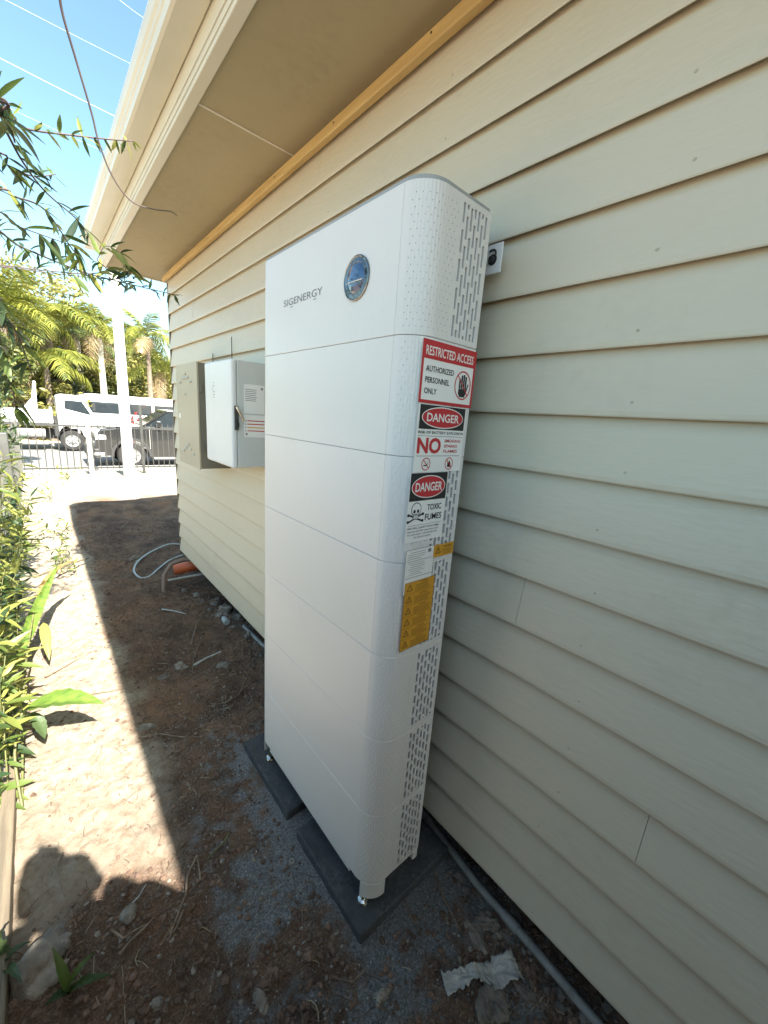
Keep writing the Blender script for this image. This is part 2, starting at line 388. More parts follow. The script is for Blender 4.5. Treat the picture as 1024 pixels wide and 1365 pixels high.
# ------------------------------------------------------------------ house
house = thing('house', 'cream weatherboard house with a deep eave, gutter and raw pine trim', 'house', (3.5, 0, .148))
Y0H, Y1H = -2.9, 3.97
ZB, EXP = .148, .1405
joints = {16: [1.62], 15: [], 14: [3.3], 13: [2.55], 12: [], 11: [1.9], 10: [-.8], 9: [2.9], 8: [], 7: [1.75], 6: [.6], 5: [2.2], 4: [], 3: [.235], 2: [1.66], 1: [3.0], 0: [2.4]}
jt = onx(692, 800, .93); joints[6] = [float(jt[1])]
jt = onx(855, 1120, .93); joints[3] = [float(jt[1])]
jt = onx(424, 225, .93); joints[16] = [float(jt[1])]
def board_mb(zb, ya, yb, seed, top=None):
    hgt = top or .166
    prof = [(.9345, .001), (.9312, 0), (.9300, .003), (.930, .012), (.9515, hgt), (.960, hgt), (.960, .016), (.944, .013)]
    m = MB(); ys = list(np.arange(ya, yb, .22)) + [yb]
    rows = []
    for y in ys:
        o = float(fbm(np.array([y*1.1]), np.array([seed*7.7]), 5, 2)[0])*.0035
        dz = float(fbm(np.array([y*.9]), np.array([seed*3.1]), 9, 2)[0])*.0025
        rows.append([(px_ + o + 0, y, zb + pz + (dz if k < 4 else 0)) for k, (px_, pz) in enumerate(prof)])
    for k in range(len(prof)):
        k2 = (k + 1) % len(prof)
        m.grid([[r[k] for r in rows], [r[k2] for r in rows]], False)
    m.poly(rows[0]); m.poly(rows[-1][::-1]); return m
nailspots = []
for k in range(17):
    cuts = [Y0H] + joints[k] + [Y1H]
    for i in range(len(cuts) - 1):
        g = .0005
        make('weatherboard', board_mb(ZB + EXP*k, cuts[i] + (g if i else 0), cuts[i+1] - (g if i < len(cuts)-2 else 0), k*3+i, top=(.19 if k == 16 else None)), M['cream'], house)
for k in range(17):
    for y in np.arange(Y0H + .2, Y1H, .6):
        nailspots.append((y + random.uniform(-.02,.02), ZB + EXP*k + .03 + random.uniform(-.004,.004)))
nm = MB()
for y, z in nailspots:
    nm.lathe([(.0034,0), (.003,-.0007), (.0,-.0010)], (.9322, y, z), 'x', 6)
props(make('nail_head', nm, mat('nail_paint', (.44,.41,.31), rough=.6), house), kind='stuff')
# shell behind the boards, other walls, floor
m = MB(); m.box((.962, Y0H, .16), (1.06, Y1H - .02, 2.60)); make('wall_frame', m, M['dark'], house)
m = MB(); m.box((1.06, Y1H - .10, .16), (7.0, Y1H - .01, 2.62)); make('end_wall', m, M['cream'], house)
m = MB(); m.box((1.06, Y0H + .01, .16), (7.0, Y0H + .10, 2.62)); make('end_wall', m, M['cream'], house)
m = MB(); m.box((6.92, Y0H + .10, .16), (7.0, Y1H - .10, 2.62)); make('back_wall', m, M['cream'], house)
m = MB(); m.box((1.06, Y0H + .1, .2), (6.9, Y1H - .1, .30)); make('floor', m, M['dark'], house)
m = MB(); m.box((2.6, Y0H + .2, -.4), (2.7, Y1H - .2, .2)); make('footing_wall', m, M['dark'], house)
m = MB()
for y in (-2.6, -1.0, 2.0, 3.7): m.box((1.35, y - .07, -.4), (1.49, y + .07, .199))
for ch in range(0, 4):
    q = MB(); y = (-2.6, -1.0, 2.0, 3.7)[ch]; q.box((1.35, y - .07, -.4), (1.49, y + .07, .199)); make('stump', q, M['timber'], house)
m = MB(); m.box((.934, Y1H + .001, .10), (.962, Y1H + .022, 2.5)); make('corner_stop', m, M['timber'], house, bevel=.003)
# pine trim under the soffit
m = MB(); m.box((.903, Y0H, 2.508), (.9285, Y1H + .03, 2.545)); trim = make('pine_trim', m, M['pine'], house, bevel=.004)
for y in np.arange(-2.8, 3.9, .47):
    m = MB(); m.lathe([(.0032,0), (.003,-.0012), (0,-.0014)], (.9028, y, 2.53 + random.uniform(-.004,.004)), 'x', 8); make('nail', m, M['dark'], trim)
# soffit panels and cover strips
SZ = 2.576; YE = 4.25
ps = [-3.2, -.62, 1.78, YE]
for i in range(3):
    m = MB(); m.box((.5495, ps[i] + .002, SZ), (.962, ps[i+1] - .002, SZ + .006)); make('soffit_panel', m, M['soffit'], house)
for y in ps[1:3]:
    m = MB(); m.box((.5535, y - .0045, SZ - .0035), (.93, y + .0045, SZ + .002)); make('soffit_strip', m, M['batten'], house, bevel=.001)
m = MB(); m.box((.5495, YE - .0015, SZ - .008), (1.02, YE + .02, SZ + .20)); make('eave_end', m, M['cream_lite'], house, bevel=.003)
# fascia
m = MB(); m.box((.5085, -3.2, 2.565), (.549, YE + .004, 2.80)); fas = make('fascia', m, M['cream_lite'], house, bevel=.004)
m = MB(); m.box((.5035, -3.2, 2.605), (.5083, YE, 2.613)); m.box((.5045, -3.2, 2.578), (.5083, YE, 2.582)); make('fascia_bead', m, M['cream_lite'], fas, bevel=.0015)
# gutter: quad profile, extruded along the eave
gp = [(.507,2.755),(.507,2.672),(.502,2.667),(.430,2.667),(.420,2.671),(.4165,2.680),(.4165,2.694),(.4115,2.699),(.4115,2.713),(.404,2.722),(.399,2.735),(.3975,2.748),(.3985,2.757),(.403,2.762),(.409,2.760),(.411,2.754)]
m = MB()
ya, yb = -3.2, YE - .01
for i in range(len(gp) - 1):
    (x0, z0), (x1, z1) = gp[i], gp[i+1]
    m.grid([[(x0, ya, z0), (x0, yb, z0)], [(x1, ya, z1), (x1, yb, z1)]], False)
    dx, dz = (x1-x0), (z1-z0)
gut = make('gutter', m, M['cream_lite'], house)
s_ = gut.modifiers.new('thick', 'SOLIDIFY'); s_.thickness = .0012; s_.offset = 0
m = MB(); m.prism([(x, z) for x, z in gp], 'y', yb, yb + .003); make('gutter_stop_end', m, M['cream_lite'], gut)
for y in (-1.4, .1, 1.55, 3.0):
    m = MB(); m.box((.405, y - .012, 2.745), (.507, y + .012, 2.748)); make('gutter_bracket', m, M['cream_lite'], gut)
# roof
m = MB()
def roofz(x): return 2.775 + (x - .44)*.38
ys = np.arange(-3.2, 4.30, .076/2)
def rw(x): return [(x, y, roofz(x) + .008*math.sin(2*math.pi*y/.076)) for y in ys]
m.grid([rw(.43), rw(3.9)], True); m.grid([[(3.9, y, roofz(3.9) + .008*math.sin(2*math.pi*y/.076)) for y in ys], [(7.4, y, roofz(.44) + .008*math.sin(2*math.pi*y/.076)) for y in ys]], True)
make('roof', m, M['roof'], house)
m = MB()
m.poly([(1.06, Y1H-.05, 2.61), (6.99, Y1H-.05, 2.61), (3.9, Y1H-.05, roofz(3.9)-.02)]); make('gable_end', m, M['cream'], house)

# ------------------------------------------------------------------ text
def text_mesh(s, bold=0.0):
    cu = D.curves.new('t', 'FONT'); cu.body = s; cu.size = 1; cu.offset = bold; cu.resolution_u = 3
    o = D.objects.new('t', cu); COL.objects.link(o)
    bpy.context.view_layer.update()
    me = D.meshes.new_from_object(o.evaluated_get(bpy.context.evaluated_depsgraph_get()))
    v = np.array([x.co[:2] for x in me.vertices]); f = [tuple(p.vertices) for p in me.polygons]
    D.objects.remove(o); D.curves.remove(cu); D.meshes.remove(me)
    v -= v.min(0); return v, f, v.max(0)
class Print:
    """flat print: 2-d shapes in (u, v) metres on a plane, per ink"""
    def __init__(s, plane, origin, rot=0, sc=1): s.pl = plane; s.o = origin; s.ink = {}; s.rot = rot; s.sc = sc
    def P(s, u, v, d):
        c, q = math.cos(s.rot), math.sin(s.rot); u, v = u*s.sc, v*s.sc; u, v = u*c - v*q, u*q + v*c
        x, y, z = s.o
        return (x + u, y - d, z + v) if s.pl == 'side' else (x - d, y - u, z + v)
    def put(s, ink, pts, d=.0004): s.ink.setdefault(ink, MB()).poly([s.P(u, v, d) for u, v in pts])
    def rect(s, ink, u0, v0, u1, v1, d=.0004): s.put(ink, [(u0,v0),(u1,v0),(u1,v1),(u0,v1)], d)
    def frame(s, ink, u0, v0, u1, v1, t, d=.0004):
        s.rect(ink,u0,v0,u1,v0+t,d); s.rect(ink,u0,v1-t,u1,v1,d); s.rect(ink,u0,v0+t,u0+t,v1-t,d); s.rect(ink,u1-t,v0+t,u1,v1-t,d)
    def ell(s, ink, cu, cv, a, b, d=.0004, n=32): s.put(ink, [(cu+a*math.cos(2*math.pi*k/n), cv+b*math.sin(2*math.pi*k/n)) for k in range(n)], d)
    def ring(s, ink, cu, cv, a, b, t, d=.0004, n=32):
        for k in range(n):
            q0, q1 = 2*math.pi*k/n, 2*math.pi*(k+1)/n
            s.put(ink, [(cu+a*math.cos(q0), cv+b*math.sin(q0)), (cu+a*math.cos(q1), cv+b*math.sin(q1)), (cu+(a-t)*math.cos(q1), cv+(b-t)*math.sin(q1)), (cu+(a-t)*math.cos(q0), cv+(b-t)*math.sin(q0))], d)
    def line(s, ink, u0, v0, u1, v1, t, d=.0004):
        L = math.hypot(u1-u0, v1-v0); nx_, ny_ = -(v1-v0)/L*t/2, (u1-u0)/L*t/2
        s.put(ink, [(u0+nx_,v0+ny_),(u0-nx_,v0-ny_),(u1-nx_,v1-ny_),(u1+nx_,v1+ny_)], d)
    def text(s, ink, txt, u0, v0, w_, h_, bold=0, d=.0007):
        v, f, mx = text_mesh(txt, bold); v = v * np.array([w_/mx[0], h_/mx[1]]) + np.array([u0, v0])
        s.ink.setdefault(ink, MB()).add([s.P(a, b, d) for a, b in v], f)
    def build(s, parent, names):
        for ink, mb in s.ink.items(): make(names.get(ink, 'lettering'), mb, M[ink.split('#')[0]], parent)

# ------------------------------------------------------------------ battery unit
XF, XB, YN, YF, RC = .630, .852, .650, 1.447, .070
TOP = 2.0; SEAM = [.08 + .27*k for k in range(7)]    # 0.08 .. 1.70
unit = thing('battery_unit', 'tall white stacked battery unit with warning signs, standing against the weatherboards', 'home battery', (.76, 1.06, -.035))
SPL = .7145
def outline_front():
    pts = [(XB, YF), (XF + RC, YF)]
    pts += [(XF + RC - RC*math.sin(q), YF - RC + RC*math.cos(q)) for q in np.linspace(0, math.pi/2, 11)[1:]]
    pts += [(XF, y) for y in np.linspace(YF - RC, YN + RC, 5)[1:]]
    q1 = math.asin((YN + RC - SPL - .0004)/RC)
    pts += [(XF + RC - RC*math.cos(q), YN + RC - RC*math.sin(q)) for q in np.linspace(0, q1, 5)[1:]]
    return pts
XG = .7425      # grille starts here on the near side
def outline_side(rib=.0006):
    q0 = math.asin((YN + RC - SPL + .0004)/RC); arc = RC*(math.pi/2 - q0); L = arc + (XG - XF - RC)
    pts = []; N = 70
    for i in range(N + 1):
        s = L*i/N
        if s < arc:
            q = q0 + s/RC; nn = (-math.cos(q), -math.sin(q)); p_ = (XF + RC + RC*nn[0], YN + RC + RC*nn[1])
        else: nn = (0, -1); p_ = (XF + RC + s - arc, YN)
        o = -rib if (s > .022 and s < L - .003 and (i % 4) in (2, 3)) else 0
        pts.append((p_[0] + nn[0]*o, p_[1] + nn[1]*o))
    return pts
def side_point(s):
    q0 = math.asin((YN + RC - SPL + .0004)/RC); arc = RC*(math.pi/2 - q0)
    if s < arc:
        q = q0 + s/RC; nn = Vector((-math.cos(q), -math.sin(q), 0)); return Vector((XF + RC + RC*nn.x, YN + RC + RC*nn.y, 0)), nn
    return Vector((XF + RC + s - arc, YN, 0)), Vector((0,-1,0))
def shell(mb, pts, z0, z1, ch=.0012, inner=.006):
    nrm = []
    for i in range(len(pts)):
        a, b = Vector(pts[max(i-1,0)]), Vector(pts[min(i+1,len(pts)-1)]); t = (b - a).normalized(); nrm.append((t.y, -t.x))
    # outward: curve runs far side -> front -> near side, so outward is to the right of travel
    def ring(off, z): return [(p_[0] + n_[0]*off, p_[1] + n_[1]*off, z) for p_, n_ in zip(pts, nrm)]
    for a, b in (((-inner, z0), (-ch, z0)), ((-ch, z0), (0, z0+ch)), ((0, z0+ch), (0, z1-ch)), ((0, z1-ch), (-ch, z1)), ((-ch, z1), (-inner, z1))):
        mb.grid([ring(-a[0] if False else a[0], a[1]), ring(b[0], b[1])], True)
    for i in (0, -1):
        e = pts[i]; n_ = nrm[i]; mb.poly([(e[0], e[1], z0+ch), (e[0], e[1], z1-ch), (e[0]+n_[0]*-inner, e[1]+n_[1]*-inner, z1-ch), (e[0]+n_[0]*-inner, e[1]+n_[1]*-inner, z0+ch)])
    return mb
OUTF = outline_front(); OUTS = outline_side()
def grille(z0, z1, cols, sw, pitch, slen, ch=.0012, seed=0):
    """near-side panel with real slots: outline x XG..XB, holes through to the dark core"""
    m = MB(); x0, x1 = XG, XB; za, zb_ = z0 + ch, z1 - ch; dep = .007
    def q(xa, xb, a, b): m.poly([(xa, YN, a), (xb, YN, a), (xb, YN, b), (xa, YN, b)])
    cw = (.8405 - .7470)/cols; prev = x0
    for c_ in range(cols):
        cx = .7470 + cw*(c_ + .5); xa, xb = cx - sw/2, cx + sw/2
        q(prev, xa, za, zb_); prev = xb
        lo, hi = z0 + .013, z1 - .013
        st = lo - (pitch*.5 if c_ % 2 else 0) - pitch*.15*(c_//2 % 2); z = za
        while st < hi:
            a, b = max(st, lo), min(st + slen, hi); st += pitch
            if b - a < .004: continue
            q(xa, xb, z, a); z = b
            m.poly([(xa,YN,a),(xa,YN+dep,a),(xb,YN+dep,a),(xb,YN,a)]); m.poly([(xa,YN,b),(xb,YN,b),(xb,YN+dep,b),(xa,YN+dep,b)])
            m.poly([(xa,YN,a),(xa,YN,b),(xa,YN+dep,b),(xa,YN+dep,a)]); m.poly([(xb,YN,a),(xb,YN+dep,a),(xb,YN+dep,b),(xb,YN,b)])
        q(xa, xb, z, zb_)
    q(prev, x1, za, zb_)
    m.poly([(x0,YN+ch,z1),(x1,YN+ch,z1),(x1,YN,zb_),(x0,YN,zb_)]); m.poly([(x0,YN,za),(x1,YN,za),(x1,YN+ch,z0),(x0,YN+ch,z0)])
    m.poly([(x1,YN,za),(x1,YN+.012,za),(x1,YN+.012,zb_),(x1,YN,zb_)])
    m.poly([(x0,YN+ch,z1),(x0,YN+.012,z1),(x1,YN+.012,z1),(x1,YN+ch,z1)]); m.poly([(x0,YN+ch,z0),(x1,YN+ch,z0),(x1,YN+.012,z0),(x0,YN+.012,z0)])
    return m
def studs(z0, z1, r, up, ds, dz):
    m = MB(); s0, s1 = .022, .141; row = 0; z = z0 + .018
    while z < z1 - .012:
        s = s0 + (ds/2 if row % 2 else 0)
        while s < s1:
            p_, nn = side_point(s); tt = Vector((-nn.y, nn.x, 0))
            rg = [p_ + tt*r*math.cos(k*math.pi/3) + Vector((0,0,z + r*math.sin(k*math.pi/3))) for k in range(6)]
            b_ = [v + nn*(-.0008 if up > 0 else .0002) for v in rg]; top = [p_ + Vector((0,0,z)) + (v - p_ - Vector((0,0,z)))*.55 + nn*up for v in rg]
            m.grid([b_, top], True, True); m.poly(top); s += ds
        z += dz; row += 1
    return m
def make_module(z0, z1, kind):
    g = .0005; a, b = z0 + g, z1 - g
    m = MB(); ci = .0075
    pts = [(XB - .004, YF - ci), (XF + RC*.7, YF - ci), (XF + ci, YF - RC*.7), (XF + ci, YN + RC*.7), (XF + RC*.7, YN + ci), (XB - .004, YN + ci)]
    m.prism(pts, 'z', z0, z1)
    core = make('inverter_module' if kind == 'top' else 'battery_module', m, M['core'], unit)
    make('front_cover', shell(MB(), OUTF, a, b), M['white'], core)
    make('side_cover', shell(MB(), OUTS, a, b), M['white_side'], core)
    if kind == 'top':
        make('vent_panel', grille(a, b, 7, .0070, .0585, .045), M['white_side'], core)
        make('vent_dot', studs(a, b, .0013, .0003, .0145, .0135), M['greyink'], core, kind='stuff')
    else:
        make('vent_panel', grille(a, b, 6, .0084, .037, .0285), M['white_side'], core)
        make('moulded_stud', studs(a, b, .0021, .0012, .0150, .0125), M['stud'], core, kind='stuff')
    return core
inv = make_module(1.70, TOP, 'top')
mod = make_module(SEAM[5], SEAM[6], 'bat')
for k in range(5):
    c_ = copy_tree(mod, unit); c_.location = mod.location + Vector((0, 0, -.27*(5-k)))
# cap
m = MB()
cp = [(XB - .002, YF - .004)] + [(XF + RC - (RC-.003)*math.sin(q), YF - RC + (RC-.003)*math.cos(q)) for q in np.linspace(0, math.pi/2, 10)]
cp += [(XF + RC - (RC-.003)*math.cos(q), YN + RC - (RC-.003)*math.sin(q)) for q in np.linspace(0, math.pi/2, 10)] + [(XB - .002, YN + .004)]
m.prism(cp, 'z', TOP - .001, TOP + .009); make('top_cap', m, M['capgrey'], unit, bevel=.0025)
# base: corner skirts, rear legs, rails, feet
for far in (0, 1):
    ys_ = (lambda y: YF + YN - y) if far else (lambda y: y)
    o = [(XF + RC - RC*math.cos(q), YN + RC - RC*math.sin(q)) for q in np.linspace(.35, math.pi/2, 10)] + [(XF + RC + .004, YN)]
    i_ = [(XF + RC + .004, YN + .012), (XF + RC, YN + .012), (XF + .030, YN + RC - .040), (XF + .020, YN + RC - .022)]
    poly = [(x, ys_(y)) for x, y in o + i_]
    m = MB(); m.prism(poly, 'z', .018, .0788); make('corner_skirt', m, M['white_side'], unit, bevel=.0025)
    m = MB(); m.box((XB - .022, ys_(YN), .044), (XB, ys_(YN + .03), .0788)); make('rear_leg', m, M['white_side'], unit, bevel=.003)
    fy = ys_(YN + .024); fx = .664
    for (fx, fy) in ((.660, ys_(YN + .052)), (.822, ys_(YN + .09))):
        m = MB(); m.lathe([(0,.0), (.019,0), (.020,.004), (.017,.010), (.010,.014), (.0085,.016), (.0085,.045), (0,.045)], (fx, fy, -.035), 'z', 20); make('levelling_foot', m, M['steel'], unit)
m = MB(); m.box((XF + .004, YN + .10, .0555), (XF + .03, YF - .10, .0789)); make('front_rail', m, M['white'], unit, bevel=.002)
m = MB(); m.box((XB - .03, YN + .10, .040), (XB - .005, YF - .10, .0789)); make('rear_rail', m, M['core'], unit)
# round display with blue dome
cy, cz = .868, 1.846
m = MB(); m.lathe([(.052,-.0005), (.0515,.004), (.048,.005), (.046,.002)], (XF, cy, cz), 'x', 40); 
m = MB(); m.lathe([(.0515,.001), (.0515,-.003), (.0490,-.0042), (.0462,-.003)], (XF, cy, cz), 'x', 40); disp = make('display_bezel', m, mat('dark_chrome', (.20,.20,.195), rough=.14, metal=1), unit)
m = MB(); m.lathe([(.0465,-.0028), (.036,-.0040), (.035,-.0034)], (XF, cy, cz), 'x', 40); make('display_ring', m, M['glassy'], disp)
m = MB(); m.lathe([(.0355,-.003), (.030,-.0062), (.020,-.0090), (.010,-.0102), (0,-.0105)], (XF, cy, cz), 'x', 40); make('display_dome', m, M['bluedome'], disp)
pr = Print('front', (XF - .0105, cy, cz)); pr.line('signwhite', -.030, -.004, .0, -.009, .0016, d=-.001); pr.line('signwhite', .0, -.009, .030, -.004, .0016, d=-.001)
m = MB(); m.tube([(XF - .0035 - .0074*math.sqrt(max(0, 1-(u/.034)**2)), cy - u, cz - .006 - .004*math.cos(u*30)) for u in np.linspace(-.032, .032, 13)], .0012, 6); make('display_line', m, M['chrome'], disp)
# logo
pr = Print('front', (XF, 1.253, 1.8345), rot=0)
pr.text('greyink', 'SIGENERGY', 0, .003, .228, .0195, bold=-.002)
pr.rect('greyink', .043, -.004, .060, -.0018); pr.rect('greyink', .180, -.004, .197, -.0018)
pr.build(unit, {'greyink': 'logo'})

# ---- stickers
KS = .956
def sticker(label, u0, z0, u1, z1, ink='signwhite', thick=.0006, off=0.0):
    u0, u1, z0, z1 = u0*KS, u1*KS, 1.51 + (z0 - 1.51)*KS, 1.51 + (z1 - 1.51)*KS
    m = MB(); n_ = 10; dy = YN - .0012 - off
    r0 = [(u0 + (u1-u0)*k/n_, dy - thick - .0005*math.sin(k*1.9)*(k in (0, n_)), z0) for k in range(n_+1)]; r1 = [(p[0], p[1], z1) for p in r0]
    m.grid([r0, r1], False); m.box((u0 + .0003, dy - thick*.6, z0 + .0003), (u1 - .0003, dy, z1 - .0003))
    return make('warning_sticker', m, M[ink], unit, label=label), Print('side', (u0, dy - thick - .0001, z0), sc=KS)
names = {'black#p': 'black_panel', 'black#hand': 'hand_symbol', 'black#cig': 'cigarette_symbol', 'black#flame': 'flame_symbol', 'black#skull': 'skull_symbol', 'signwhite#skull': 'skull_face', 'red': 'red_print', 'black': 'black_print', 'signwhite': 'white_print', 'brownink': 'brown_print', 'greyink': 'grey_print'}
# 1 restricted access
s1, pr = sticker('red framed restricted access sign', .689, 1.559, .894, 1.702)
W_, H_ = .205, .143
pr.frame('red', 0, 0, W_, H_, .0075); pr.rect('red', .0075, .101, W_ - .0075, H_ - .0075)
pr.text('signwhite', 'RESTRICTED ACCESS', .012, .109, .181, .021, .012)
for i, t in enumerate(('AUTHORIZED', 'PERSONNEL', 'ONLY')): pr.text('black', t, .017, .073 - i*.0255, (.103, .089, .044)[i], .0135, .014)
cu, cv = .160, .054
pr.ring('red', cu, cv, .033, .036, .0035)
for k, (du, h_) in enumerate(((-.0155,.016), (-.0075,.025), (.0005,.027), (.0085,.023))): pr.rect('black#hand', cu + du, cv - .008, cu + du + .0062, cv + h_)
pr.put('black#hand', [(cu-.0155,cv-.0085),(cu+.0147,cv-.0085),(cu+.0205,cv+.006),(cu+.024,cv+.004),(cu+.016,cv-.018),(cu+.010,cv-.029),(cu-.010,cv-.029),(cu-.0165,cv-.02)])
pr.line('red', cu - .023, cv + .024, cu + .023, cv - .025, .0032, d=.0008)
pr.build(s1, names)
# 2 danger battery explosion
s2, pr = sticker('danger sign about battery explosion with big red NO', .693, 1.3895, .877, 1.5575)
W_ = .184
pr.rect('black#p', .006, .108, W_ - .004, .166); pr.ell('signwhite', .093, .137, .080, .0265, .0008); pr.ell('red', .093, .137, .0775, .024, .0011)
pr.text('signwhite', 'DANGER', .031, .1265, .124, .021, .018, d=.0015)
pr.text('black', 'RISK OF BATTERY EXPLOSION', .006, .0965, W_ - .010, .0070, .012)
pr.rect('greyink', .005, .0905, W_ - .005, .0917)
pr.text('red', 'NO', .006, .047, .088, .040, .035)
for i, t in enumerate(('SMOKING', 'SPARKS', 'FLAMES')): pr.text('red', t, .106, .0765 - i*.0135, (.066, .054, .056)[i], .0078, .012)
pr.rect('greyink', .005, .0405, W_ - .010, .0417)
for q, cu in enumerate((.044, .134)):
    cv = .0205; pr.ring('red', cu, cv, .0165, .0165, .0024); pr.line('red', cu - .011, cv + .011, cu + .011, cv - .011, .0024, d=.0008)
    if q == 0:
        pr.line('black#cig', cu - .009, cv - .004, cu + .006, cv - .003, .003); pr.line('black#cig', cu + .004, cv - .002, cu + .008, cv + .006, .0016)
    else:
        pr.put('black#flame', [(cu-.006,cv-.009),(cu+.006,cv-.009),(cu+.007,cv-.001),(cu+.002,cv+.010),(cu-.001,cv+.002),(cu-.006,cv+.003)])
pr.build(s2, names)
# 3 danger toxic fumes
s3, pr = sticker('danger sign about toxic fumes with skull and crossbones', .686, 1.204, .828, 1.3885)
W_ = .142
pr.rect('black#p', .002, .111, W_ - .001, .1835); pr.ell('signwhite', .071, .147, .064, .030, .0008); pr.ell('red', .071, .147, .0615, .0275, .0011)
pr.text('signwhite', 'DANGER', .020, .135, .102, .024, .018, d=.0015)
pr.text('black', 'TOXIC', .072, .083, .056, .0165, .016); pr.text('black', 'FUMES', .0665, .056, .066, .0175, .016)
cu, cv = .031, .083
pr.line('black#skull', cu - .026, cv - .027, cu + .026, cv - .007, .0044); pr.line('black#skull', cu - .026, cv - .007, cu + .026, cv - .027, .0044)
for sx in (-1, 1):
    for vz in (-.008, -.026):
        pr.ell('black#skull', cu + sx*.027, cv + vz, .0042, .0042, n=12)
pr.ell('black#skull', cu, cv + .006, .0185, .0185, .0006); pr.ell('signwhite#skull', cu, cv + .006, .0163, .0163, .0009); pr.rect('black#skull', cu - .010, cv - .021, cu + .010, cv - .008, .0006); pr.rect('signwhite#skull', cu - .008, cv - .019, cu + .008, cv - .006, .0009)
pr.ell('black#skull', cu - .0065, cv + .001, .0045, .005, .0012, 14); pr.ell('black#skull', cu + .0065, cv + .001, .0045, .005, .0012, 14); pr.put('black#skull', [(cu-.002,cv-.008),(cu+.002,cv-.008),(cu,cv-.003)], .0012)
for t in (-.004, 0, .004): pr.line('black#skull', cu + t, cv - .019, cu + t, cv - .011, .001, .0012)
pr.rect('greyink', .006, .0455, W_ - .008, .0465)
pr.text('black', 'FIRE WILL CAUSE TOXIC FUMES', .004, .036, .122, .0052, .006)
for i, t in enumerate(('Appropriate PPE equipment used', 'for entering for maintaining with', 'the battery system')): pr.text('black', t, (.004, .006, .030)[i], .0265 - i*.0085, (.118, .114, .066)[i], .0058, .004)
pr.build(s3, names)
# 4 data plate
s4, pr = sticker('white printed data plate', .694, 1.055, .806, 1.1835)
pr.frame('greyink', 0, 0, .112, .1285, .0014)
for i, (a_, b_) in enumerate(((.018,.075),(.008,.078),(.008,.072),(.008,.060))): pr.rect('greyink', a_, .1185 - i*.006, b_, .1197 - i*.006)
pr.rect('greyink', .086, .1115, .098, .1215); pr.rect('greyink', .008, .094, .104, .0952)
for i in range(7): pr.rect('greyink', .012 + .010*(i % 3 > 0), .088 - i*.0055, .060 + random.uniform(0,.035), .0890 - i*.0055)
pr.rect('greyink', .004, .047, .108, .0484)
pr.build(s4, names)
# 5 two orange labels
def triangle(pr, cu, cv, r):
    for k in range(3):
        q0, q1 = math.pi/2 + k*2*math.pi/3, math.pi/2 + (k+1)*2*math.pi/3
        pr.line('brownink', cu + r*math.cos(q0), cv + r*math.sin(q0), cu + r*math.cos(q1), cv + r*math.sin(q1), r*.2)
    pr.rect('brownink', cu - r*.08, cv - r*.12, cu + r*.08, cv + r*.45); pr.rect('brownink', cu - r*.08, cv - r*.35, cu + r*.08, cv - r*.2)
s5, pr = sticker('tall orange label of six warning rows', .701, .884, .819, 1.090, 'orange', off=.0008)
pr.frame('brownink', 0, 0, .118, .206, .0010)
for i in range(6):
    v0 = .206 - (i+1)*.0343; pr.rect('brownink', .001, v0, .117, v0 + .0008); triangle(pr, .019, v0 + .015, .0125)
    pr.text('brownink', 'WARNING', .060, v0 + .0255, .030, .0050, .01)
    for j in range(4): pr.rect('brownink', .040, v0 + .004 + j*.0053, .085 + random.uniform(.005,.028), v0 + .0056 + j*.0053)
pr.build(s5, names)
s6, pr = sticker('small orange label beside the data plate', .803, 1.1455, .8885, 1.1815, 'orange', off=.0008)
triangle(pr, .018, .017, .013); pr.text('brownink', 'WARNING', .040, .0245, .034, .0060, .01)
for j in range(3): pr.rect('brownink', .036, .006 + j*.0055, .072 + random.uniform(0,.010), .0076 + j*.0055)
pr.build(s6, names)
# wall bracket
br = thing('wall_bracket', 'small white bolted bracket plate on the weatherboards behind the top of the battery unit', 'bracket', (.92, .68, 1.89))
m = MB(); m.box((.905, .646, 1.890), (.9085, .735, 1.958)); m.box((.9085, .7315, 1.890), (.9285, .735, 1.958)); make('plate', m, M['boxwhite'], br, bevel=.0012)
m = MB(); m.lathe([(0,-.010), (.007,-.010), (.008,-.006), (.008,-.002), (.0125,-.002), (.0125,0)], (.905, .672, 1.922), 'x', 12, False); make('bolt', m, M['core'], br)
m = MB(); m.tube([(.900, .672 - .011*math.cos(q), 1.934 + .009*math.sin(q)) for q in np.linspace(-.4, 2.4, 9)], .0025, 6); make('washer_hook', m, M['core'], br)
m = MB(); m.box((.852, .70, 1.915), (.9045, .735, 1.935)); make('arm', m, M['boxwhite'], br)

# ------------------------------------------------------------------ pavers
for (x0, y0, x1, y1, lab) in ((.598, .632, 1.015, 1.040, 'nearer charcoal paver under the front foot of the battery unit'), (.600, 1.118, 1.000, 1.560, 'farther charcoal paver under the back end of the battery unit')):
    m = MB(); m.box((x0, y0, -.085), (x1, y1, -.035)); o = make('paver', m, M['paver'], bevel=.007, segs=3); sd = o.modifiers.new('sub', 'SUBSURF'); sd.subdivision_type = 'SIMPLE'; sd.levels = sd.render_levels = 5; tx = D.textures.new('chip', 'CLOUDS'); tx.noise_scale = .05; dm = o.modifiers.new('wear', 'DISPLACE'); dm.texture = tx; dm.texture_coords = 'LOCAL'; dm.strength = .006; dm.mid_level = .62; props(o, lab, 'paver', 'pavers under the battery unit')

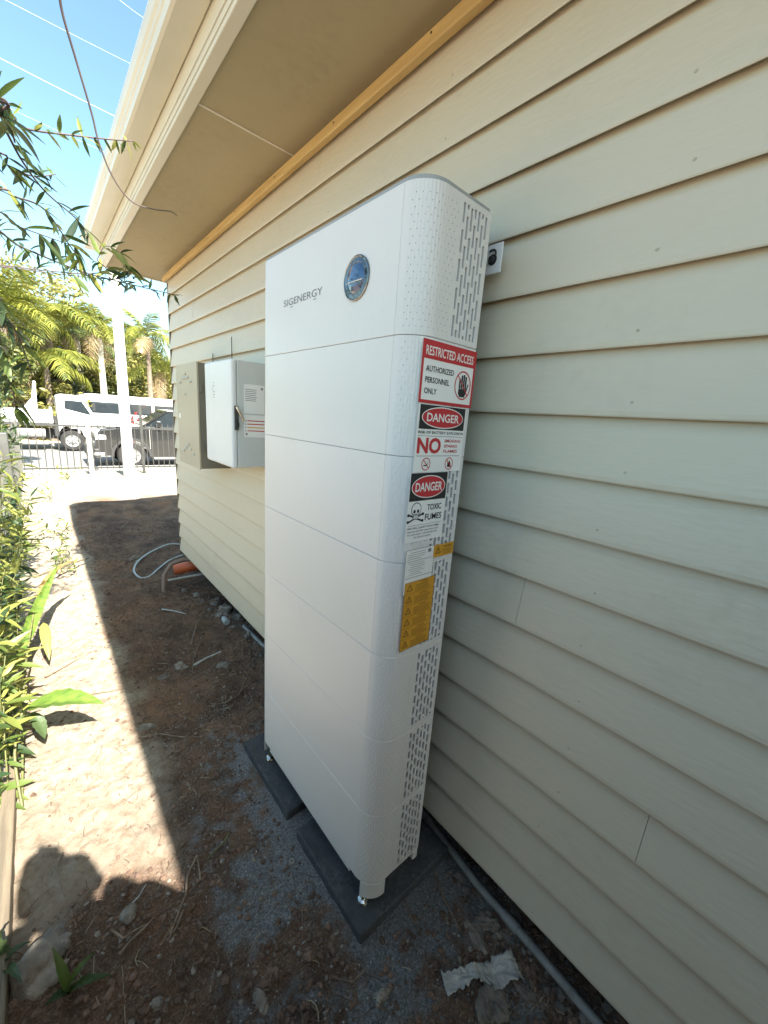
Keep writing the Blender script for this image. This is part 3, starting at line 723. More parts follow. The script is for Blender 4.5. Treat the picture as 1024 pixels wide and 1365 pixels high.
# ------------------------------------------------------------------ electrical boxes on the wall
bx = thing('meter_box', 'beige louvred metal meter box on the wall near the house corner', 'electrical box', (.84, 2.8, 1.13))
X2, yn, yf, z0, z1 = .744, 2.56, 3.005, 1.137, 1.765
m = MB(); m.box((X2 + .002, yn, z0), (.9285, yf, z1)); make('case', m, M['beigeside'], bx, bevel=.003)
m = MB(); m.box((X2 - .010, yn - .004, z0 - .004), (X2 + .0018, yf + .004, z1 + .004)); dr = make('door', m, M['beigebox'], bx, bevel=.003)
def louvre(y, z):
    q = MB(); q.prism([(X2 - .010, z - .008), (X2 - .018, z - .008), (X2 - .010, z + .008)], 'y', y - .026, y + .026); make('louvre', q, M['beigebox'], dr, bevel=.0015)
for (dy, dz) in ((0,.07), (-.055,.045), (.055,.045), (-.12,.02), (.12,.02), (0,.045)): louvre(2.80 + dy*.95, 1.64 + dz)
for (dy, dz) in ((0,.07), (-.055,.045), (.055,.045), (-.12,.02), (.12,.02)): louvre(2.79 + dy*.95, 1.20 + dz)
pr = Print('front', (X2 - .010, 2.83, 1.575)); pr.text('greyink', 'METER', 0, 0, .060, .014, 0); pr.build(dr, {'greyink': 'lettering'})
m = MB(); m.box((X2 - .0115, 2.93, 1.43), (X2 - .0095, 2.965, 1.462)); make('label_tag', m, M['signwhite'], dr)
for z in (1.27, 1.62):
    m = MB(); m.box((X2 + .004, yn - .010, z - .022), (X2 + .02, yn - .0005, z + .022)); make('hinge', m, M['beigeside'], bx, bevel=.002)
wb = thing('isolator_box', 'white enclosure with a side switch handle and printed labels beside the meter box', 'electrical box', (.83, 2.22, 1.2))
X1, yn, yf, z0, z1 = .738, 2.018, 2.425, 1.217, 1.752
m = MB(); m.box((X1 + .030, yn + .002, z0), (.9285, yf - .002, z1 - .002)); make('case', m, M['boxgrey'], wb, bevel=.006, segs=3)
m = MB(); m.box((X1, yn, z0 - .003), (X1 + .029, yf, z1)); ld = make('lid', m, M['boxwhite'], wb, bevel=.012, segs=4)
pr = Print('front', (X1, 2.285, 1.59)); pr.ring('greyink', .012, .022, .017, .019, .003); pr.rect('greyink', .006, .052, .018, .056); pr.rect('greyink', .000, -.010, .024, -.006); pr.rect('greyink', .003, -.024, .021, -.020); pr.rect('signwhite', .020, .010, .032, .034, .0007)
pr.build(ld, {'greyink': 'logo', 'signwhite': 'logo_gap'})
sw = MB(); sw.box((X1 + .012, yn - .008, 1.41), (X1 + .034, yn - .001, 1.53)); sw_ = make('handle_base', sw, M['alu'], wb, bevel=.003)
sw = MB(); sw.tube([(X1 + .020, yn - .014, 1.525), (X1 + .030, yn - .020, 1.505), (X1 + .048, yn - .022, 1.470), (X1 + .052, yn - .022, 1.455)], [.007,.007,.006,.006], 8); make('lever', sw, M['steel'], sw_)
sw = MB(); sw.box((X1 + .016, yn - .018, 1.425), (X1 + .032, yn - .008, 1.446)); sw.tube([(X1 + .018, yn - .013, 1.446), (X1 + .020, yn - .013, 1.462), (X1 + .028, yn - .013, 1.462), (X1 + .030, yn - .013, 1.446)], .0022, 6); make('padlock', sw, M['core'], sw_)
m = MB(); m.box((X1 + .062, yn - .0008, 1.495), (X1 + .172, yn + .0005, 1.640)); lb = make('label', m, M['signwhite'], wb)
pr = Print('side', (X1 + .062, yn - .0008, 1.495))
for i in range(7): pr.rect('greyink', .008, .118 - i*.009, .050 + random.uniform(0,.02), .1205 - i*.009)
pr.ell('greyink', .096, .128, .006, .006); pr.build(lb, {})
m = MB(); m.box((X1 + .062, yn - .0008, 1.375), (X1 + .180, yn + .0005, 1.490)); lb = make('label', m, M['signwhite'], wb)
pr = Print('side', (X1 + .062, yn - .0008, 1.375))
for i, ink in enumerate(('red','red','orange','red')): pr.rect(ink, .018, .082 - i*.017, .110, .087 - i*.017); pr.ell('greyink', .009, .084 - i*.017, .003, .003, n=8)
pr.rect('greyink', .008, .012, .018, .022); pr.build(lb, {})
for (y, z0, z1) in ((2.84, 1.766, 1.86), (2.50, 1.766, 1.93)):
    m = MB(); m.tube([(.922, y, z0 - .02), (.922, y, z1)], .0025, 6); o = make('wall_cable', m, M['core']); props(o, 'thin dark cable stub above the meter box, ' + ('nearer the house corner' if y > 2.6 else 'longer and nearer the white enclosure'), 'cable', 'cable stubs above the electrical boxes')

# ------------------------------------------------------------------ scatter on the ground (stuff)
def scatter_pts(nn, x0, x1, y0, y1, pw=1.0):
    x = RNG.uniform(x0, x1, nn*2); y = y0 + (y1 - y0)*RNG.uniform(0, 1, nn*2)**pw
    ok = ~((x > .57) & (x < 1.02) & (y > .60) & (y < 1.58)); x, y = x[ok][:nn], y[ok][:nn]; return x, y
def pebble_stuff(name, nn, reg, r0, r1, m, pw=1.5, dustkeep=1.0):
    x, y = scatter_pts(nn, *reg, pw)
    keep = RNG.uniform(0,1,len(x)) < np.where(dust_mask(x,y) > .5, dustkeep, 1)*np.where(sunlit_mask(x,y) > .35, .06, 1); x, y = x[keep], y[keep]
    r = r0 + (r1 - r0)*RNG.uniform(0,1,len(x))**3; z = ground_h(x, y) + r*.25
    bv, bf = ICO[0]; bf = np.array(bf); N = len(x)
    v = bv[None]*(1 + RNG.uniform(-.3,.3,(N,12,1)))*np.stack([np.ones(N), RNG.uniform(.6,1,N), RNG.uniform(.45,.8,N)],1)[:,None,:]*r[:,None,None]
    a = RNG.uniform(0,6.28,N); ca, sa = np.cos(a)[:,None], np.sin(a)[:,None]
    vx = v[...,0]*ca - v[...,1]*sa; vy = v[...,0]*sa + v[...,1]*ca
    v = np.stack([vx + x[:,None], vy + y[:,None], v[...,2] + z[:,None]], -1).reshape(-1,3)
    f = (bf[None] + (np.arange(N)*12)[:,None,None]).reshape(-1,3)
    return fast_mesh(name, v, f, m, kind='stuff')
clod = mat('soil_clod', (.20,.125,.088), (.09,.056,.040), rough=.95, scale=14, bump=.5, bscale=200)
gravm = mat('grey_gravel', (.44,.44,.425), (.20,.205,.205), rough=.9, scale=18)
props(pebble_stuff('soil_clods', 26000, (-.28,1.3,.05,6.0), .0022, .0125, clod, 2.0, .40), 'loose clods of brown soil', kind='stuff')
props(pebble_stuff('pebbles', 5200, (-.25,1.3,.05,6.0), .0016, .0105, M['stonelt'], 1.9, .5), 'small pale pebbles lying in the soil', kind='stuff')
props(pebble_stuff('gravel', 4200, (.25,1.15,.3,1.9), .001, .0036, gravm, 1.0), 'fine blue grey gravel around the pavers', kind='stuff')
props(pebble_stuff('wall_gravel', 1500, (.96,1.35,-.2,3.0), .004, .022, M['stone'], 1.2), 'stones and gravel along the foot of the wall', kind='stuff')
# fibres and chips: curved thin three-sided strips
def fibres(name, nn, reg, l0, l1, r, m, pw=1.6, dk=.3):
    x, y = scatter_pts(nn, *reg, pw); keep = RNG.uniform(0,1,len(x)) < np.where(dust_mask(x,y) > .4, dk, 1)*np.where(sunlit_mask(x,y) > .35, .25, 1); x, y = x[keep], y[keep]; N = len(x)
    L = RNG.uniform(l0, l1, N); a = RNG.uniform(0, 6.28, N); bend = RNG.normal(0, .9, N); K = 5
    t = np.linspace(-.5, .5, K)
    ang = a[:,None] + bend[:,None]*t[None]; st = L[:,None]/(K-1)
    cx = x[:,None] + np.cumsum(np.cos(ang)*st,1); cy_ = y[:,None] + np.cumsum(np.sin(ang)*st,1)
    cz_ = ground_h(cx.ravel(), cy_.ravel()).reshape(N,K) + r*1.2 + np.abs(RNG.normal(0,.004,(N,1)))*(1-(2*t[None])**2*.6)
    rr = r*RNG.uniform(.5,1.3,N)[:,None]; nx_, ny_ = -np.sin(ang)*rr, np.cos(ang)*rr
    A = np.stack([cx+nx_, cy_+ny_, cz_-rr*.5], -1); B = np.stack([cx-nx_, cy_-ny_, cz_-rr*.5], -1); C = np.stack([cx, cy_, cz_+rr], -1)
    V = np.stack([A,B,C], 2).reshape(N, K*3, 3); fs = []
    for k in range(K-1):
        for j in range(3):
            j2 = (j+1) % 3; fs.append((k*3+j, k*3+j2, (k+1)*3+j2, (k+1)*3+j))
    f = (np.array(fs)[None] + (np.arange(N)*K*3)[:,None,None]).reshape(-1,4)
    return fast_mesh(name, V.reshape(-1,3), f, m, kind='stuff')
props(fibres('root_fibres', 9000, (-.25,1.25,.05,6.4), .012, .075, .0009, mat('root', (.24,.165,.115), (.08,.052,.036), rough=.9, scale=30), 1.9), 'dry roots and fibres in the soil', kind='stuff')
props(fibres('wood_chips', 3800, (-.25,1.25,.05,5.5), .008, .026, .0019, mat('chip', (.25,.18,.13), (.13,.09,.065), rough=.9, scale=20), 1.7), 'shredded bark chips on the soil', kind='stuff')
props(fibres('straw', 1100, (-.25,1.2,.2,6.0), .02, .07, .0010, mat('straw', (.42,.36,.25), (.3,.24,.16), rough=.9), 1.5), 'pale straw scattered on the soil', kind='stuff')

# individual stones, sticks, rubbish -----------------------------------------
def stone(px, py, r, sq, m, label, seed, name='stone'):
    g = onz(px, py, GZ); b = MB(); b.blob((g[0], g[1], gh(g[0], g[1]) + r*sq[2]*.25), r, seed, .30, 3, sq)
    return props(make(name, b, m, base=True), label, 'stone', 'stones on the soil')
stone(173,1226,.026,(1,.8,.7), M['stonelt'], 'pale fist-sized stone just below the edge of the sunlit patch', 1)
stone(50,1300,.062,(.75,1,.55), M['stonelt'], 'large pale rock at the lower left beside the timber edging', 2)
stone(75,1262,.040,(1.2,.8,.4), M['stone'], 'flat tan rock just behind the large pale rock', 3)
stone(654,1345,.044,(1,.8,.6), M['stone'], 'broad grey brown rock below the torn paper strip', 4)
stone(650,1232,.036,(.7,1,.7), M['stone'], 'grey rock near the conduit, past the torn paper', 5)
stone(636,1252,.030,(1.5,.55,.4), M['stonelt'], 'thin pinkish broken slab in front of the grey rock', 6)
stone(662,1250,.014,(1,.9,.8), M['stonelt'], 'small pale stone at the end of the broken slab', 7)
stone(240,889,.034,(1.3,.8,.6), M['stonelt'], 'pale double lump of stone in the middle of the shaded soil', 8)
stone(262,884,.020,(1,.9,.7), M['stone'], 'small stone touching the pale double lump', 9)
stone(218,902,.030,(1.2,.8,.5), M['stone'], 'brown flat stone left of the pale double lump', 10)
stone(300,886,.034,(1.4,.9,.4), M['stone'], 'flat brown stone close to the battery unit, back on the soil', 11)
stone(300,815,.060,(1,.9,.8), M['stonelt'], 'pale rubble block half under the house wall', 12)
stone(322,825,.055,(1,.8,.7), M['stone'], 'grey rubble block at the wall, nearest the battery unit', 13)
stone(288,800,.050,(.9,.8,.9), M['stonelt'], 'chalky rubble block at the wall, farthest from the battery unit', 14)
stone(338,836,.04,(1,.9,.7), M['stone'], 'dark small block beside the grey rubble block', 15)
stone(348,1338,.020,(.8,1.4,.5), M['stonelt'], 'narrow upright chip of stone in the gravel patch', 16)
stone(508,1328,.020,(.8,1.3,.6), M['stonelt'], 'white chip left of the torn paper', 17)
stone(700,1322,.022,(.6,1.4,.6), M['stone'], 'long splinter of stone right of the torn paper', 18)
stone(209,1343,.015,(.9,1.1,.6), M['stonelt'], 'small white chip near the bottom edge of the soil', 19)
stone(88,1265,.014,(1,.9,.8), M['stonelt'], 'small pale pebble right of the flat tan rock', 20)
stone(195,970,.030,(1.6,.5,.5), M['stonelt'], 'long pale stone lying across the edge of the sunlit strip', 21)
stone(180,748,.06,(.8,.8,.8), M['stonelt'], 'crumpled pale grey lump by the white hose loop', 22)
for k, (px, py, r, lab) in enumerate(((292,822,.030,'small chalky lump in front of the far rubble block'), (312,838,.028,'dark lump in front of the grey rubble block'), (318,808,.045,'pale block behind the bottle, against the wall'), (280,812,.024,'small dark stone at the end of the rubble heap'), (330,850,.026,'small stone on the soil in front of the dark small block'), (270,800,.022,'brown lump beside the chalky rubble block'), (262,790,.034,'reddish clod under the orange pipe'), (246,786,.030,'dark clod left of the reddish clod'))):
    stone(px, py, r, (1,.85,.75), M['stonelt'] if k % 2 == 0 else M['stone'], lab, 40 + k)
# torn paper strip
pp = MB(); rows = []
p0, p1, p2, p3 = onz(592,1318,GZ), onz(628,1300,GZ), onz(650,1306,GZ), onz(688,1290,GZ)
wd = [.026,.016,.030,.036]
for t in np.linspace(0, 3, 64):
    k = min(int(t), 2); f_ = t - k; q = [p0,p1,p2,p3]; c_ = q[k]*(1-f_) + q[k+1]*f_; e0, e1 = [float(fbm(np.array([t*9.]), np.array([sd*5.]), 61, 3)[0])*.022 for sd in (1, 2)]; wv = wd[k]*(1-f_) + wd[k+1]*f_
    d_ = (p3 - p0)[:2]; d_ = d_/np.linalg.norm(d_); nn = np.array([-d_[1], d_[0]]); row = []
    for s in np.linspace(-1, 1, 15):
        o_ = wv*s + (e0 if s < 0 else e1)*abs(s); h_ = float(fbm(np.array([t*3.1 + s]), np.array([s*1.6 + t]), 63, 3)[0])
        row.append((c_[0] + nn[0]*o_, c_[1] + nn[1]*o_, gh(c_[0], c_[1]) + .016 + .030*abs(h_) + .004*s*s))
    rows.append(row)
pp.grid(rows, True); o = make('paper_strip', pp, M['paper']); s_ = o.modifiers.new('t', 'SOLIDIFY'); s_.thickness = .0006
props(o, 'torn crumpled strip of pale paper lying on the soil near the wall', 'paper')
# washer
g = onz(389,1148,GZ); m = MB(); m.lathe([(.004,0), (.004,.003), (.011,.003), (.011,0)], (g[0], g[1], gh(g[0],g[1]) + .003), 'z', 16, False); props(make('washer', m, M['stonelt']), 'small pale washer lying on the gravel beside the pavers', 'washer')
# conduit along the wall
cpts = [(1.0, y, 0) for y in ()]
path = []
for (x, y) in ((.985,-1.2),(.99,-.3),(1.005,.09),(1.008,.3),(1.012,.48),(1.035,.66),(1.05,.78),(1.052,1.1),(1.04,1.6),(1.03,2.2),(1.02,2.62)): path.append((x, y, max(gh(x, y), -.085) + .016))
m = MB(); m.tube(path, .0135, 10); grime(M['conduit'], (.12,.09,.065), .8, .42, .66, 9, 50)
cn = thing('conduit', 'grey conduit pipe running along the foot of the wall', 'pipe', (1.01, .7, GZ)); make('tube', m, M['conduit'], cn)
for k in (3, 8):
    a_, b_ = Vector(path[k]), Vector(path[k+1]); m = MB(); m.tube([a_.lerp(b_,.2), a_.lerp(b_,.2) + (b_-a_).normalized()*.055], .0165, 12); make('coupling', m, M['conduit'], cn)
# sticks
def stick(pts, r, label, m=None, lift=.006, name='stick'):
    P_ = [onz(a, b, GZ) for a, b in pts]; path = [(q[0], q[1], gh(q[0], q[1]) + lift + r) for q in P_]
    b = MB(); n_ = len(path); b.tube(path, [r*(1 - .5*i/(n_-1)) for i in range(n_)], 6)
    return props(make(name, b, m or M['twig']), label, 'twig', 'twigs and roots on the soil')
stick([(580,1166),(590,1195),(605,1225),(625,1262)], .0045, 'dark bent root running from the paver towards the torn paper')
stick([(262,1150),(250,1175),(248,1200),(238,1225),(228,1255)], .005, 'thick forked root at the left edge of the gravel patch')
stick([(264,1152),(268,1180),(252,1195)], .004, 'short root crossing the thick forked root')
stick([(245,1222),(236,1245),(222,1262)], .004, 'end of a root below the forked root')
stick([(85,1140),(78,1160),(80,1180),(88,1200)], .003, 'thin curved root inside the head-shaped shadow')
stick([(175,1210),(185,1200),(195,1185)], .003, 'pale straw stick above the fist-sized stone', M['paper'])
stick([(255,865),(262,840),(275,815),(280,790)], .006, 'tall bare stick leaning at the rubble by the wall', lift=.03)
stick([(258,888),(275,878),(295,872)], .008, 'bleached stick beside the pale double lump of stone', M['paper'])
stick([(216,815),(232,816),(248,821)], .006, 'short white stick on the shaded soil below the orange pipe', M['hosew'])
stick([(100,930),(130,925),(170,919)], .003, 'thin dark twig across the sunlit strip above the broad leaf')
stick([(60,905),(95,885),(130,868)], .005, 'long twig on the sunlit strip among the plants')
stick([(150,742),(190,738),(225,733)], .005, 'grey twig on the soil near the house corner')
stick([(490,1290),(470,1310),(440,1305)], .002, 'thin twig on the gravel left of the paper')
stick([(540,1200),(548,1225),(560,1240)], .003, 'thin dark root at the right of the near paver')
stick([(305,1115),(298,1128),(285,1140),(276,1150)], .004, 'bright green grass stem on the gravel patch', M['stem'], name='twig')
stick([(318,790),(300,800),(283,793)], .007, 'grey broken stick lying over the rubble blocks', lift=.07)
stick([(268,812),(285,806),(300,800)], .006, 'short pale stick leaning out of the rubble heap', lift=.05)
stick([(236,800),(250,795),(262,802),(275,798)], .005, 'curly dark root below the orange pipe', lift=.02)
stick([(205,800),(222,795),(236,806)], .004, 'thin dark root left of the rubble heap', lift=.01)
stick([(190,840),(205,870),(200,880)], .003, 'fine curved root in the middle of the shaded soil', lift=.008)
stick([(160,705),(185,690),(215,684)], .006, 'long root on the rough soil towards the street', lift=.01)
stick([(270,850),(258,880),(256,905)], .004, 'upright thin root beside the bleached stick', lift=.01)
stick([(330,905),(318,930),(300,940),(275,944)], .004, 'long dark root reaching from the battery unit across the soil', lift=.006)
stick([(185,985),(215,982),(245,986),(270,984)], .0045, 'dark root crossing the soil level with the end of the far paver', lift=.006)
stick([(160,1280),(175,1262),(195,1245),(205,1232)], .005, 'twisted root below the fist-sized stone', lift=.008)
stick([(150,1250),(165,1258),(180,1250),(198,1240)], .004, 'thin root crossing the twisted root', lift=.01)
# orange pipe, brown hose, white hose loop, bottle
gA, gB = onz(232,766,GZ), onz(275,752,GZ)
op = thing('drain_pipe', 'orange plastic drain pipe sticking out from under the house', 'pipe', (gA[0], gA[1], gA[2]))
m = MB(); a_ = Vector((gA[0], gA[1], gh(gA[0],gA[1]) + .075)); b_ = Vector((1.45, 3.80, .06)); m.tube([a_, a_.lerp(b_,.3), b_], .046, 16, False); o = make('pipe', m, M['ora_pipe'], op); s_ = o.modifiers.new('t','SOLIDIFY'); s_.thickness = .004
m = MB(); q = a_.lerp(b_, .30); q2 = a_.lerp(b_, .48); m.tube([q, q2], .052, 16); make('collar', m, M['ora_pipe'], op)
m = MB(); m.tube([(.74,3.62,.0), (1.0,3.55,.03), (1.5,3.5,.05)], .012, 8); props(make('pale_pipe', m, M['conduit']), 'thin pale pipe lying under the orange drain pipe', 'pipe')
g0 = onz(218,787,GZ); m = MB(); m.tube([(g0[0], g0[1], gh(g0[0],g0[1])-.02), (g0[0]+.02, g0[1]+.05, .05), (g0[0]+.09, g0[1]+.10, .12), (g0[0]+.20, g0[1]+.12, .14), (g0[0]+.4, g0[1]+.1, .1)], .017, 8); props(make('brown_hose', m, M['hosebrown']), 'brown corrugated hose arching out of the ground by the orange pipe', 'hose')
lp = [(243,728),(225,732),(200,742),(184,754),(179,765),(186,771),(198,768),(212,758),(226,748),(244,742)]
m = MB(); P_ = [onz(a, b, GZ) for a, b in lp]; pts = [Vector((q[0], q[1], gh(q[0],q[1]) + .02 + .02*math.sin(i*.7))) for i, q in enumerate(P_)]
sm = []
for i in range(len(pts) - 1):
    p0_, p1_, p2_, p3_ = pts[max(i-1,0)], pts[i], pts[i+1], pts[min(i+2,len(pts)-1)]
    for t in np.linspace(0, 1, 5)[:-1]: sm.append(.5*((2*p1_) + (p2_-p0_)*t + (2*p0_-5*p1_+4*p2_-p3_)*t*t + (3*p1_-p0_-3*p2_+p3_)*t**3))
sm.append(pts[-1]); m.tube(sm, .0085, 8); props(make('white_hose', m, M['hosew']), 'loop of white hose on the soil at the house corner', 'hose')
g = onz(303,834,GZ); m = MB(); m.lathe([(0,0),(.022,0),(.024,.01),(.024,.06),(.012,.075),(.012,.09),(0,.09)], (g[0], g[1], gh(g[0],g[1])+.03), 'y', 14); props(make('bottle', m, mat('clear_plastic', (.36,.38,.37), rough=.1, spec=.8)), 'pale plastic bottle lying in the rubble by the wall', 'bottle')

# ------------------------------------------------------------------ leaves
def leaf_mesh(name, L, W, fold=.25, curl=.25, m=None, n=6):
    V = []; F_ = []
    for i in range(n + 1):
        t = i/n; wv = W*.5*math.sin(math.pi*min(1, t*.96 + .02))**.8*(1.25 - .5*t); z = -curl*L*t*t
        V += [(-wv, t*L, z + wv*fold), (0, t*L, z), (wv, t*L, z + wv*fold)]
    for i in range(n):
        a = i*3; F_ += [(a, a+1, a+4, a+3), (a+1, a+2, a+5, a+4)]
    me = D.meshes.new(name); me.from_pydata(V, [], F_); me.polygons.foreach_set('use_smooth', [True]*len(F_)); me.materials.append(m); return me
LEAF = {k: [leaf_mesh('leaf', L, W, f_, c_, M[k]) for (L, W, f_, c_) in ((.085,.018,.3,.2), (.075,.020,.25,.4), (.10,.019,.35,.1))] for k in ('leaf', 'leafdk', 'leafyel')}
def orient(pos, dir_, up, scale):
    y = Vector(dir_).normalized(); x = y.cross(Vector(up)); x = x.normalized() if x.length > 1e-4 else Vector((1,0,0)); z = x.cross(y)
    return Matrix(((x.x*scale, y.x*scale, z.x*scale, pos[0]), (x.y*scale, y.y*scale, z.y*scale, pos[1]), (x.z*scale, y.z*scale, z.z*scale, pos[2]), (0,0,0,1)))
def put_leaf(parent, base, pos, dir_, kind, scale=1, name='leaf'):
    o = D.objects.new(name, random.choice(LEAF[kind])); COL.objects.link(o); o.parent = parent
    up = Vector((random.gauss(0,.5), random.gauss(0,.5), 1)); mt = orient(Vector(pos) - base, dir_, up, scale); o.matrix_basis = mt; return o
def spline(pts, k=6):
    pts = [Vector(p) for p in pts]; out = []
    for i in range(len(pts) - 1):
        a, b, c, d = pts[max(i-1,0)], pts[i], pts[i+1], pts[min(i+2,len(pts)-1)]
        for t in np.linspace(0, 1, k + 1)[:-1]: out.append(.5*((2*b) + (c-a)*t + (2*a-5*b+4*c-d)*t*t + (3*b-a-3*c+d)*t**3))
    return out + [pts[-1]]
def at_depth(px, py, dist):
    d = ray(px, py); return Vector(EYE + d/np.linalg.norm(d)*dist)

# tall shrub: its stems rise from behind the fence, the tops arch into the picture
shb = thing('overhanging_shrub', 'tall lance-leaved shrub whose thin branches arch over the fence to the gutter', 'shrub', (-.75, 2.3, GZ))
base = Vector(shb.location)
LEFT = [0]
def branch(pts, r, kinds, step, sc_=1.0, droop=.3, skip=0.0, stem='vine', up0=None):
    sp = spline(pts, 8); m = MB(); n_ = len(sp); m.tube(sp, [r*(1 - .65*i/(n_-1)) for i in range(n_)], 5); make('branch', m, M[stem], shb)
    acc = 0; tot = 0
    for i in range(1, n_):
        seg = (sp[i] - sp[i-1]).length; acc += seg; tot += seg
        if acc >= step and tot > skip:
            acc = 0; t = (sp[i] - sp[i-1]).normalized()
            for _ in range(random.choice((2,2,3))):
                rv = Vector((random.gauss(0,1), random.gauss(0,1), random.gauss(0,1))); side = t.cross(rv).normalized()
                put_leaf(shb, base, sp[i] + Vector((0,0,0)), t*random.uniform(.3,.9) + side*.9 + Vector((0,0,-droop*.6)), random.choice(kinds), sc_*random.uniform(.6,1.15)); LEFT[0] += 1
# trunk stems outside the frame on the left
TR = Vector((-.75, 2.3, GZ))
def from_left(first, dist):
    p_ = at_depth(*first, dist); return [TR, Vector((-.85, 2.2, 1.0)), Vector((min(p_.x - .35, -.6), p_.y - .1, p_.z - .25))]
def br(pxs, d0, d1, r, kinds, step, sc_=1.0, droop=.3, stem='vine'):
    n_ = len(pxs); pts = [at_depth(a, b, d0 + (d1 - d0)*i/(n_-1)) for i, (a, b) in enumerate(pxs)]
    st = from_left(pxs[0], d0); L = (st[1]-st[0]).length + (st[2]-st[1]).length + (pts[0]-st[2]).length*.7
    branch(st + pts, r, kinds, step, sc_, droop, skip=L, stem=stem)
br([(-30,140),(30,170),(95,180),(150,186),(178,188)], 1.75, 2.0, .0045, ['leaf','leafyel','leafyel'], .030, .55, .5)
br([(-40,300),(30,330),(110,362),(170,378),(238,394)], 2.3, 3.6, .007, ['leafdk','leaf','leafdk'], .036, .85, .45)
br([(-30,120),(5,170),(30,215),(60,255),(100,290),(118,312)], 1.7, 2.1, .005, ['leafdk','leafdk','leaf'], .034, .75, .4)
br([(-30,250),(20,262),(60,280),(95,330),(110,350)], 1.9, 2.2, .005, ['leafdk','leaf','leafyel'], .034, .8, .4)
br([(-30,200),(10,220),(45,235),(75,232)], 1.8, 2.0, .004, ['leafdk','leaf'], .034, .75, .4)
br([(-30,280),(20,300),(70,318),(105,330)], 2.0, 2.3, .004, ['leafdk','leaf'], .05, 1.15, .4)
br([(120,365),(130,345),(142,328),(165,340)], 2.9, 2.9, .004, ['leafyel','leaf'], .035, 1.3, .2)
br([(150,372),(165,352),(172,362),(180,372)], 3.1, 3.2, .004, ['leafyel','leaf','leafdk'], .035, 1.3, .2)
br([(-30,395),(5,420),(25,450),(40,490)], 1.9, 2.3, .006, ['leafdk','leafdk','leaf'], .035, 1.1, .4)
br([(-35,440),(0,470),(15,510),(22,550)], 1.8, 2.2, .006, ['leafdk','leafdk','leaf'], .035, 1.1, .5)
br([(-30,130),(-5,150),(12,165),(20,190)], 1.5, 1.6, .005, ['leafdk','leaf'], .03, .9, .4)
# dangling dry vine
m = MB(); q = [at_depth(*p_, 1.9) for p_ in ((76,-25),(84,20),(100,75),(122,150),(132,190),(150,235),(175,268),(205,279),(228,282),(236,288))]
sp = spline([q[0] + (q[0] - q[1])*3] + q, 6)
m.tube(sp, [.0036*(1 - .6*i/(len(sp)-1)) for i in range(len(sp))], 6); props(make('dangling_vine', m, M['vine']), 'thin dark leafless vine hanging in front of the gutter and eave', 'vine')

# plants along the fence
def plant(name, label, cat, loc): return thing(name, label, cat, loc)
def sprig(parent, pts, kinds, step, sc_, r=.003, droop=.2):
    b0 = Vector(parent.location); sp = spline(pts, 6); m = MB(); n_ = len(sp); m.tube(sp, [r*(1 - .6*i/(n_-1)) for i in range(n_)], 5); make('stem', m, M['stem'], parent)
    acc = 0
    for i in range(1, n_):
        acc += (sp[i]-sp[i-1]).length
        if acc >= step:
            acc = 0; t = (sp[i]-sp[i-1]).normalized()
            for _ in range(3):
                side = t.cross(Vector((random.gauss(0,1), random.gauss(0,1), random.gauss(0,1)))).normalized()
                put_leaf(parent, b0, sp[i] + side*.006, t*random.uniform(.1,1.3) + side + Vector((0,0,random.uniform(-.9,.25)*(1 if droop else 0))), random.choice(kinds), sc_*random.uniform(.55,1.35))
specs = [(-.25, 1.9, 'leafy shrub seedling beside the timber edging nearest the broad green leaf', .62, .20),
         (-.26, 2.6, 'bushy yellow green shrub leaning through the grey slatted fence', .95, .26),
         (-.24, 2.2, 'dense yellow green shrub just behind the broad leaved plant', .85, .26), (-.25, 3.0, 'tall thin leafy shrub between two bushier ones on the fence line', 1.3, .30),
         (-.27, 3.5, 'leafy bush on the fence line halfway to the grey post', 1.15, .30),
         (-.36, 6.0, 'tall leafy bush on the fence line beyond the grey post', 1.9, .40), (-.50, 7.6, 'tallest dark leafy bush at the far end of the side fence', 2.5, .50),
         (-.25, 4.6, 'sunlit leafy bush in front of the grey fence post', 1.0, .34)]
for i, (x, y, lab, hh, sp_) in enumerate(specs):
    pl_ = plant('fence_shrub', lab, 'shrub', (x, y, gh(x, y))); props(pl_, group='shrubs along the fence')
    for k in range(7 if y < 5 else 13):
        a = random.uniform(-.9, 2.2); rr = sp_*random.uniform(.3, .8); h_ = hh*random.uniform(.55, 1.0)
        dx, dy = rr*math.cos(a)*.55, rr*math.sin(a)*1.4
        b0 = Vector((x + random.uniform(-.03,.03), y + random.uniform(-.1,.1), gh(x, y)))
        sprig(pl_, [b0, b0 + Vector((dx*.3, dy*.3, h_*.45)), b0 + Vector((dx*.8, dy*.8, h_*.85)), b0 + Vector((dx*1.2, dy*1.2, h_))], ['leafdk','leafdk','leaf'] if y > 5 else ['leaf','leafyel','leafyel','leafyel','leafdk'] if i else ['leaf','leafyel'], .048, 1.1)
# weeds at the far end of the sunlit strip
wspots = [(88, 640, 'yellow green weeds on the sunlit ground beyond the shade line'), (60, 668, 'low weeds at the foot of the grey fence post'), (75, 720, 'pale weed clump on the sunlit strip near the fence'), (85, 760, 'small bright weed left of the shade edge')]
for (px, py, lab) in wspots:
    g = onz(px, py, GZ); pl_ = plant('weed', lab, 'weed', (g[0], g[1], gh(g[0], g[1]))); props(pl_, group='weeds on the sunlit strip')
    for k in range(7):
        b0 = Vector((g[0] + random.gauss(0,.07), g[1] + random.gauss(0,.15), gh(g[0], g[1]))); d_ = Vector((random.gauss(0,.08), random.gauss(0,.08), random.uniform(.12,.30)))
        sprig(pl_, [b0, b0 + d_*.6, b0 + d_ + Vector((d_.x*.4, d_.y*.4, 0))], ['leafyel','leaf'], .05, .8, .002)
